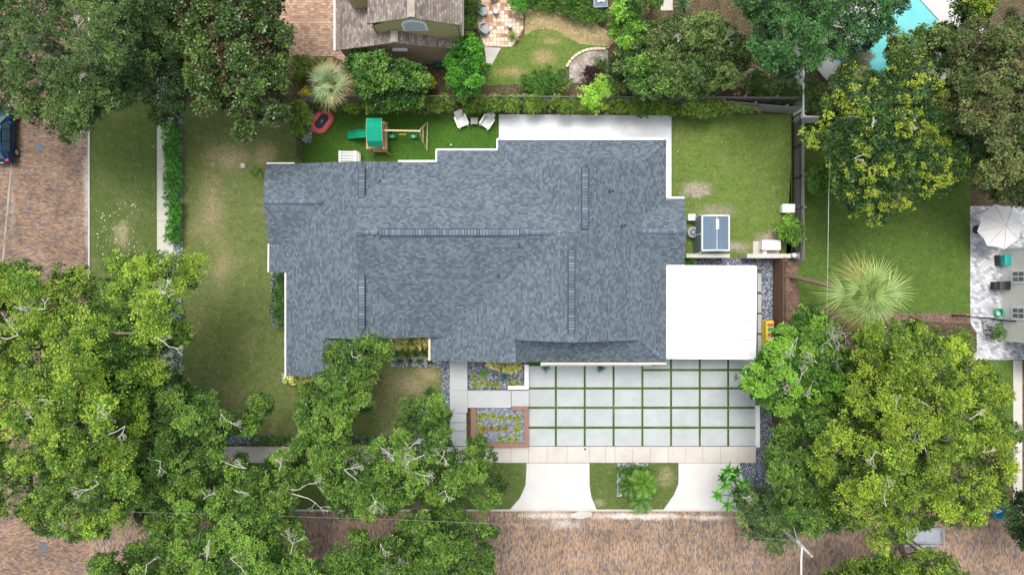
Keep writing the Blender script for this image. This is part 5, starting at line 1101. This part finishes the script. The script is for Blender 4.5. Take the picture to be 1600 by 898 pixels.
for i, (x, y, r_, pal_, z, lab) in enumerate([(923, 150, 18, 'lime', 2.6, 'vivid lime green round shrub standing out of the hedge, lower left of the two'), (949, 132, 19, 'lime', 2.8, 'vivid lime green round shrub standing out of the hedge, upper right of the two'),
     (927, 118, 20, 'purple', .9, 'dark purple leaved low shrub above the lime green shrubs'), (940, 100, 9, 'citrus', .9, 'small dark round shrub at the right of the sandy bed'), (478, 143, 9, 'gold', 1.4, 'golden yellow shrub left of the fan palm'),
     (669, 130, 11, 'gold', 1.5, 'bright yellow shrub at the right foot of the citrus tree'), (1500, 537, 23, 'hedge', 3, 'clipped round green topiary at the edge of the grey pavers'), (1237, 360, 21, 'light', 2.0, 'leafy citrus like shrub leaning over the dark picket fence'),
     (1081, 407, 8, 'spring', 1.0, 'small fresh green shrub squeezed between roof and carport'), (470, 108, 16, 'hedge', .5, 'low green shrub beside the pink paver drive'), (1018, 0, 16, 'citrus', 2.4, 'round dark shrub at the top edge right of the yellow green tree'),
     (738, 5, 14, 'citrus', 1.6, 'green shrub at the top edge between house and patio'), (812, 2, 16, 'spring', 1.5, 'fresh green shrub at the top right corner of the brick patio'), (734, 35, 11, 'light', 1.4, 'pale green shrub between the brown house and the armchairs'),
     (733, 62, 12, 'light', 1.2, 'soft green shrub just above the bright bushy tree'), (1225, 140, 22, 'shrub', 1.6, 'dull undergrowth shrub at the foot of the white vinyl fence'), (1268, 150, 24, 'shrub', 2.0, 'dark undergrowth shrub right of the white vinyl fence'), (1562, 520, 12, 'citrus', 1.4, 'small dark shrub in the bed against the white wall'),
     (1285, 280, 26, 'citrus', 2.8, 'dark leafy shrub mass at the left foot of the tufted tree'), (1185, 130, 22, 'shrub', 1.2, 'low brownish shrub under the cedar like tree'), (495, 100, 0, 'hedge', .4, ''), (398, 268, 8, 'light', .5, 'fallen green leafy sprig on the front lawn beside the roof')]):
    if r_ <= 0: continue
    big = r_ > 15; rnd = pal_ == 'lime' or 'topiary' in lab
    bush(lab, circ(x, y, r_, r_ * .5 if 'sprig' in lab else (r_ * .8 if 'purple' in lab else r_)), z, pal_, (.55 if big else .35), .17 if not rnd else .15, .11 if not rnd else .13, .07, 1.15, .6 if rnd or pal_ == 'gold' else .4, 60 + i, gap=0 if rnd else .1)
# yellow variegated shrubs round the house
YS = [(455, 590, 10, 8, 'yellow leaved shrub at the lower left roof corner'), (475, 592, 12, 7, 'yellow leaved shrub under the lower left eave'), (493, 590, 9, 7, 'yellow leaved shrub under the eave beside the oak limb'), (583, 590, 9, 8, 'yellow leaved shrub by the oak limb above the front lawn'),
      (607, 534, 12, 6, 'yellow leaved shrub under the front eave right of the oak limb'), (630, 537, 12, 8, 'yellow leaved shrub in the middle of the front bed'), (654, 537, 13, 8, 'yellow leaved shrub at the right end of the front bed'), (770, 569, 10, 5, 'left yellow leaved shrub in the agave bed'), (797, 573, 16, 7, 'right yellow leaved shrub above the agave')]
for i, (x, y, rx, ry, lab) in enumerate(YS): bush(lab, circ(x, y, rx * 1.15, ry * 1.15), .9, 'yellow', .35, .16, .16, .09, 1.1, .9, 90 + i, group='yellow leaved shrubs round the house')

# --- bladed plants: agaves, bromeliads, palms
def blades(N, L, w_, el0, el1, col, rs, droop=.3, seg=3, fold=0):
    """N tapered arching leaves from one point; returns quads and colours"""
    Q = []; K = []; ga = 2.39996
    for i in range(N):
        u = (i + .5) / N; a = i * ga + rs.uniform(-.2, .2); el = R(el0 + (el1 - el0) * u); l = L * rs.uniform(.8, 1.1)
        d = np.array([math.cos(a), math.sin(a), 0]); s = np.array([-math.sin(a), math.cos(a), 0]); p = np.zeros(3); prev = None; e = el
        cc = np.array(col[rs.randint(0, len(col))]) * rs.uniform(.8, 1.2)
        for k in range(seg + 1):
            t_ = k / seg; ww = w_ * (1 - t_ ** 2) * (.6 + .8 * t_ * (1 - t_) * 2) + .004
            cur = (p - s * ww / 2 + np.array([0, 0, fold * ww]), p + s * ww / 2 + np.array([0, 0, fold * ww]))
            if prev is not None: Q.append([prev[0], prev[1], cur[1], cur[0]]); K.append(cc)
            prev = cur; e2 = e - droop * 1.6 * t_; p = p + (d * math.cos(e2) + np.array([0, 0, 1]) * math.sin(e2)) * l / seg
    return np.array(Q), np.array(K)
def rosette(name, label, cat, x, y, z0, N, L, w_, el0, el1, col, seed, group=None, droop=.3, mat='leaf_gloss'):
    rs = np.random.RandomState(seed); V, K = blades(N, L, w_, el0, el1, col, rs, droop)
    o = raw_mesh(name, V, 4, K, M[mat]); o.location = P(x, y, z0); o.rotation_euler = (0, 0, rs.uniform(0, 6)); return tag(o, label, cat, group)
AG = [(.1, .22, .2), (.07, .17, .15), (.14, .27, .23)]
rosette('agave', 'large blue green agave in the stone bed left of the driveway', 'agave', 789, 588, .1, 22, .65, .13, 75, 12, AG, 1)
rosette('agave', 'blue green agave peeping from the eave above the first slab', 'agave', 853, 574, .1, 20, .55, .1, 75, 5, AG, 2)
rosette('agave', 'blue green agave peeping from the eave above the third slab', 'agave', 938, 574, .1, 20, .55, .1, 75, 5, AG, 3)
rosette('broad_leaf_plant', 'broad leaved light green plant in the agave bed', 'plant', 756, 583, .05, 11, .5, .34, 70, 15, [(.12, .3, .05), (.16, .36, .06)], 4)
BR = [(.36, .42, .06), (.18, .28, .03), (.5, .5, .1)]
rows = [('top row in brown walled planter', 'planter', [(743.5 + 0, 650), (758, 649), (771, 650), (783, 652), (797, 652), (809, 651)], .3), ('bottom row in brown walled planter', 'planter', [(742 + 2, 664), (744, 678), (782, 685), (796, 686), (806, 686), (743.5, 686)], .3),
        ('middle row in brown walled planter', 'planter', [(756, 670), (768, 668), (780, 669), (790, 669), (808, 672), (809, 662)], .3), ('lower row of the agave bed', 'agave bed', [(741, 588), (741, 600), (753, 598), (764, 599), (776, 600), (797, 599), (808, 598)], .05),
        ('lower edge of the front bed', 'front bed', [(624, 564), (641, 564), (656, 564), (672, 565)], .05), ('front bed behind the lawn', 'front bed', [(618, 552), (636, 554), (650, 553), (664, 552)], .05)]
ordn = ['first', 'second', 'third', 'fourth', 'fifth', 'sixth', 'seventh']
k = 0
for (where, g_, pl_, z) in rows:
    pl_ = sorted(pl_)
    for i, (x, y) in enumerate(pl_):
        k += 1; red = 'middle' in where and i < 4; dk = g_ == 'front bed'
        x = max(x, 749) if g_ == 'planter' else x
        rosette('bromeliad', f'spiky {"orange" if red else ("dark green" if dk else "yellow green")} plant, {ordn[i]} from left, {where}', 'plant', x, y, z, 30, .44, .065, 80, 12, [(.4, .2, .05), (.4, .36, .08), (.2, .26, .04)] if red else ([(.06, .13, .02), (.1, .17, .03)] if dk else BR), 100 + k, f'small spiky plants in the {g_}')
rosette('spiky_plant', 'variegated spiky plant at the corner of the brick patio', 'plant', 801, 58, .1, 40, .7, .07, 80, 5, [(.3, .38, .1), (.15, .25, .06), (.5, .5, .2)], 150)
rosette('silver_plant', 'silvery white spiky plant at the end of the side gravel', 'plant', 481, 217, .05, 40, .4, .05, 80, 5, [(.5, .53, .56), (.35, .38, .42)], 151)
rosette('spiky_plant', 'bluish spiky fern like plant beside the white vinyl fence', 'plant', 1266, 136, .6, 40, .9, .08, 70, -5, [(.05, .14, .11), (.08, .18, .14)], 152)
rosette('spiky_plant', 'dark green spiky plant at the top edge by the pale step', 'plant', 1066, 8, .3, 50, .9, .08, 70, 5, [(.05, .14, .04), (.1, .2, .06)], 153)
rosette('flax_plant', 'pale green strappy plant against the brown house side', 'plant', 729, 22, .3, 50, .8, .04, 75, 0, [(.25, .33, .16), (.15, .25, .08)], 154)
# broad-leaf rosettes (bright big leaved small tree)
t = thing('big_leaf_tree', 'small tree with large glossy bright green leaf rosettes overhanging the right apron', 'tree', P(1160, 775))
rs = np.random.RandomState(77); V = []; K = []; stem = MB()
for (x, y, z, s) in [(1137, 735, 3.6, .75), (1133, 758, 3.5, .65), (1121, 772, 3.5, .65), (1137, 787, 3.6, .75), (1161, 755, 3.9, .85), (1150, 768, 3.2, .6), (1145, 745, 3.1, .6), (1151, 735, 3.2, .5), (1168, 772, 3.3, .7), (1158, 785, 3.2, .6), (1129, 746, 3.2, .5)]:
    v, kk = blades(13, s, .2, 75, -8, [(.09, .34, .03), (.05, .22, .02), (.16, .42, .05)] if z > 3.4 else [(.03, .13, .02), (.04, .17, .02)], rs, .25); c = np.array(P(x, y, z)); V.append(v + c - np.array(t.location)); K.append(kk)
    stem.tube([tuple(t.location), (c[0] * .5 + t.location[0] * .5, c[1] * .5 + t.location[1] * .5, 1.8), tuple(c)], [.06, .045, .02], 6)
raw_mesh('crown', np.concatenate(V), 4, np.concatenate(K), M['leaf_gloss'], t); stem.build('trunk', M['bark'], t, world=True)

def fan_palm(label, x, y, z, base, rad, seed, cols, nf=30, lean=True, up0=70, dn=-25):
    """cabbage palm: costapalmate fans of narrow folded leaflets"""
    rs = np.random.RandomState(seed); t = thing('palm_tree', label, 'palm tree', P(*base)); c = np.array(P(x, y, z)); Q = []; K = []; st = MB()
    for i in range(nf):
        u = (i + .5) / nf; a = i * 2.39996 + rs.uniform(-.15, .15); el = R(up0 + (dn - up0) * u ** .8); L = rad * (rs.uniform(.04, .2) if u < .3 else rs.uniform(.25, .5))
        d = np.array([math.cos(a) * math.cos(el), math.sin(a) * math.cos(el), math.sin(el)]); hub = c + d * L; sd = np.array([-math.sin(a), math.cos(a), 0]); up = np.cross(d, sd) * -1
        up = unit(np.cross(sd, d)) * (1 if np.cross(sd, d)[2] > 0 else -1)
        st.tube([tuple(c), tuple(c + d * L * .5 + np.array([0, 0, .05])), tuple(hub)], [.03, .02, .015], 4)
        m_ = 19; LL = rad * rs.uniform(.55, .78); cc = np.array(cols[0] if u < .55 else (cols[1] if rs.uniform() < .6 else cols[2])) * rs.uniform(.65, 1.2)
        for j in range(m_):
            th = R(-62 + 124 * j / (m_ - 1)) + rs.uniform(-.04, .04); dr = d * math.cos(th) + sd * math.sin(th); l = LL * (.62 + .38 * math.cos(th * .6)) * rs.uniform(.85, 1.1); s2 = unit(np.cross(dr, up)); w_ = .085
            p = hub.copy(); pv = None; sag = rs.uniform(.3, 1.0)
            for k_ in range(5):
                q_ = k_ / 4; ww = w_ * (1 - q_ ** 1.5) * (1 if k_ else .4) + .003; cur = (p - s2 * ww / 2, p + s2 * ww / 2)
                if pv is not None: Q.append([pv[0], pv[1], cur[1], cur[0]]); K.append(cc * (1 + .25 * math.sin(j * 2.2)) * rs.uniform(.85, 1.15) * (np.array([1.35, 1.1, .9]) if q_ > .8 and rs.uniform() < .25 else 1))
                pv = cur; p = p + (dr + up * .12 * (1 - q_) + np.array([0, 0, -sag * q_ ** 1.5])) * l / 4
    raw_mesh('crown', np.array(Q) - np.array(t.location), 4, np.array(K), M['leaf'], t); st.build('frond_stems', plain('frond_stem', (.25, .3, .1)), t, world=True)
    b0 = Vector(P(*base)); top = Vector(tuple(c)); mb = MB(); n_ = 14; mb.tube([b0.lerp(top, i / n_) + Vector((0, 0, 0)) for i in range(n_ + 1)], [.24 if i == 0 else (.17 + (.012 if i % 2 else 0)) for i in range(n_ + 1)], 12); mb.build('trunk', M['palm_bark'], t, world=True)
fan_palm('cabbage palm with pale green fans and slanting trunk on the side lawn', 1357, 461, 7.6, (1236, 432), 2.75, 5, [(.34, .46, .16), (.3, .4, .13), (.4, .38, .12)], 21)
fan_palm('pale green fan palm between the magnolia and the citrus tree', 516, 131, 4.2, (530, 152), 1.7, 6, [(.36, .47, .24), (.33, .42, .2), (.38, .34, .16)], 18)

def pinnate_palm(label, x, y, z, base, rad, seed, col, nf=18, name='palm', el0=75, el1=5):
    rs = np.random.RandomState(seed); t = thing(name, label, 'palm', P(*base)); c = np.array(P(x, y, z)); Q = []; K = []; st = MB()
    for i in range(nf):
        u = (i + .5) / nf; a = i * 2.39996; el = R(el0 + (el1 - el0) * u); L = rad * rs.uniform(.85, 1.1); p = c.copy(); e = el; pts = [p.copy()]; n_ = 9
        for k_ in range(n_):
            e2 = e - .09 * k_; d = np.array([math.cos(a) * math.cos(e2), math.sin(a) * math.cos(e2), math.sin(e2)]); p = p + d * L / n_; pts.append(p.copy()); sd = np.array([-math.sin(a), math.cos(a), 0]); up = unit(np.cross(sd, d))
            for h_ in (0, .5):
                for s in (-1, 1):
                    lf = rad * .34 * math.sin(math.pi * min(.97, (k_ + 1.2) / (n_ + 1.2))) ** .7; b_ = p - d * L / n_ * h_; tip = b_ + (sd * s * .85 + d * .5 + up * .15) * lf; wv = d * .035
                    Q.append([b_ - wv, b_ + wv, tip + wv * .3, tip - wv * .3]); K.append(np.array(col[rs.randint(0, len(col))]) * rs.uniform(.8, 1.2))
        st.tube([tuple(q_) for q_ in pts], .015, 4)
    raw_mesh('fronds', np.array(Q) - np.array(t.location), 4, np.array(K), M['leaf'], t); st.build('frond_stems', plain('frond_stem', (.25, .3, .1)), t, world=True)
    mb = MB(); mb.tube([P(*base), tuple(c)], [.12, .09], 8); mb.build('trunk', M['palm_bark'], t, world=True)
IP = [(.08, .18, .025), (.055, .13, .02)]
pinnate_palm('bright green arching palm at the right of the island bed', 1006, 755, 1.5, (1003, 756), 1.15, 7, [(.16, .32, .04), (.09, .21, .025)], 16)
pinnate_palm('darker green arching palm at the left of the island bed', 984, 758, 1.2, (983, 758), 1.0, 8, IP, 18)
pinnate_palm('low green palm at the bottom of the island bed near the kerb', 1000, 782, 1.0, (999, 780), 1.0, 9, [(.13, .27, .06), (.09, .2, .04)], 16, el1=0)
pinnate_palm('dried brown palm beside the pool deck', 1330, 98, 2.5, (1325, 105), 1.6, 10, [(.3, .17, .1), (.22, .13, .09), (.12, .18, .06)], 16)
for i, (x, y) in enumerate([(973, 735), (990, 733), (1007, 733)]): bush(f'small dark green round shrub, {ordn[i]} from left in the island bed', circ(x, y, 9, 8), .7, 'citrus', .28, .13, .1, .05, 1.1, .3, 170 + i, group='small shrubs in the island bed')
print('LEAVES', NLEAF)
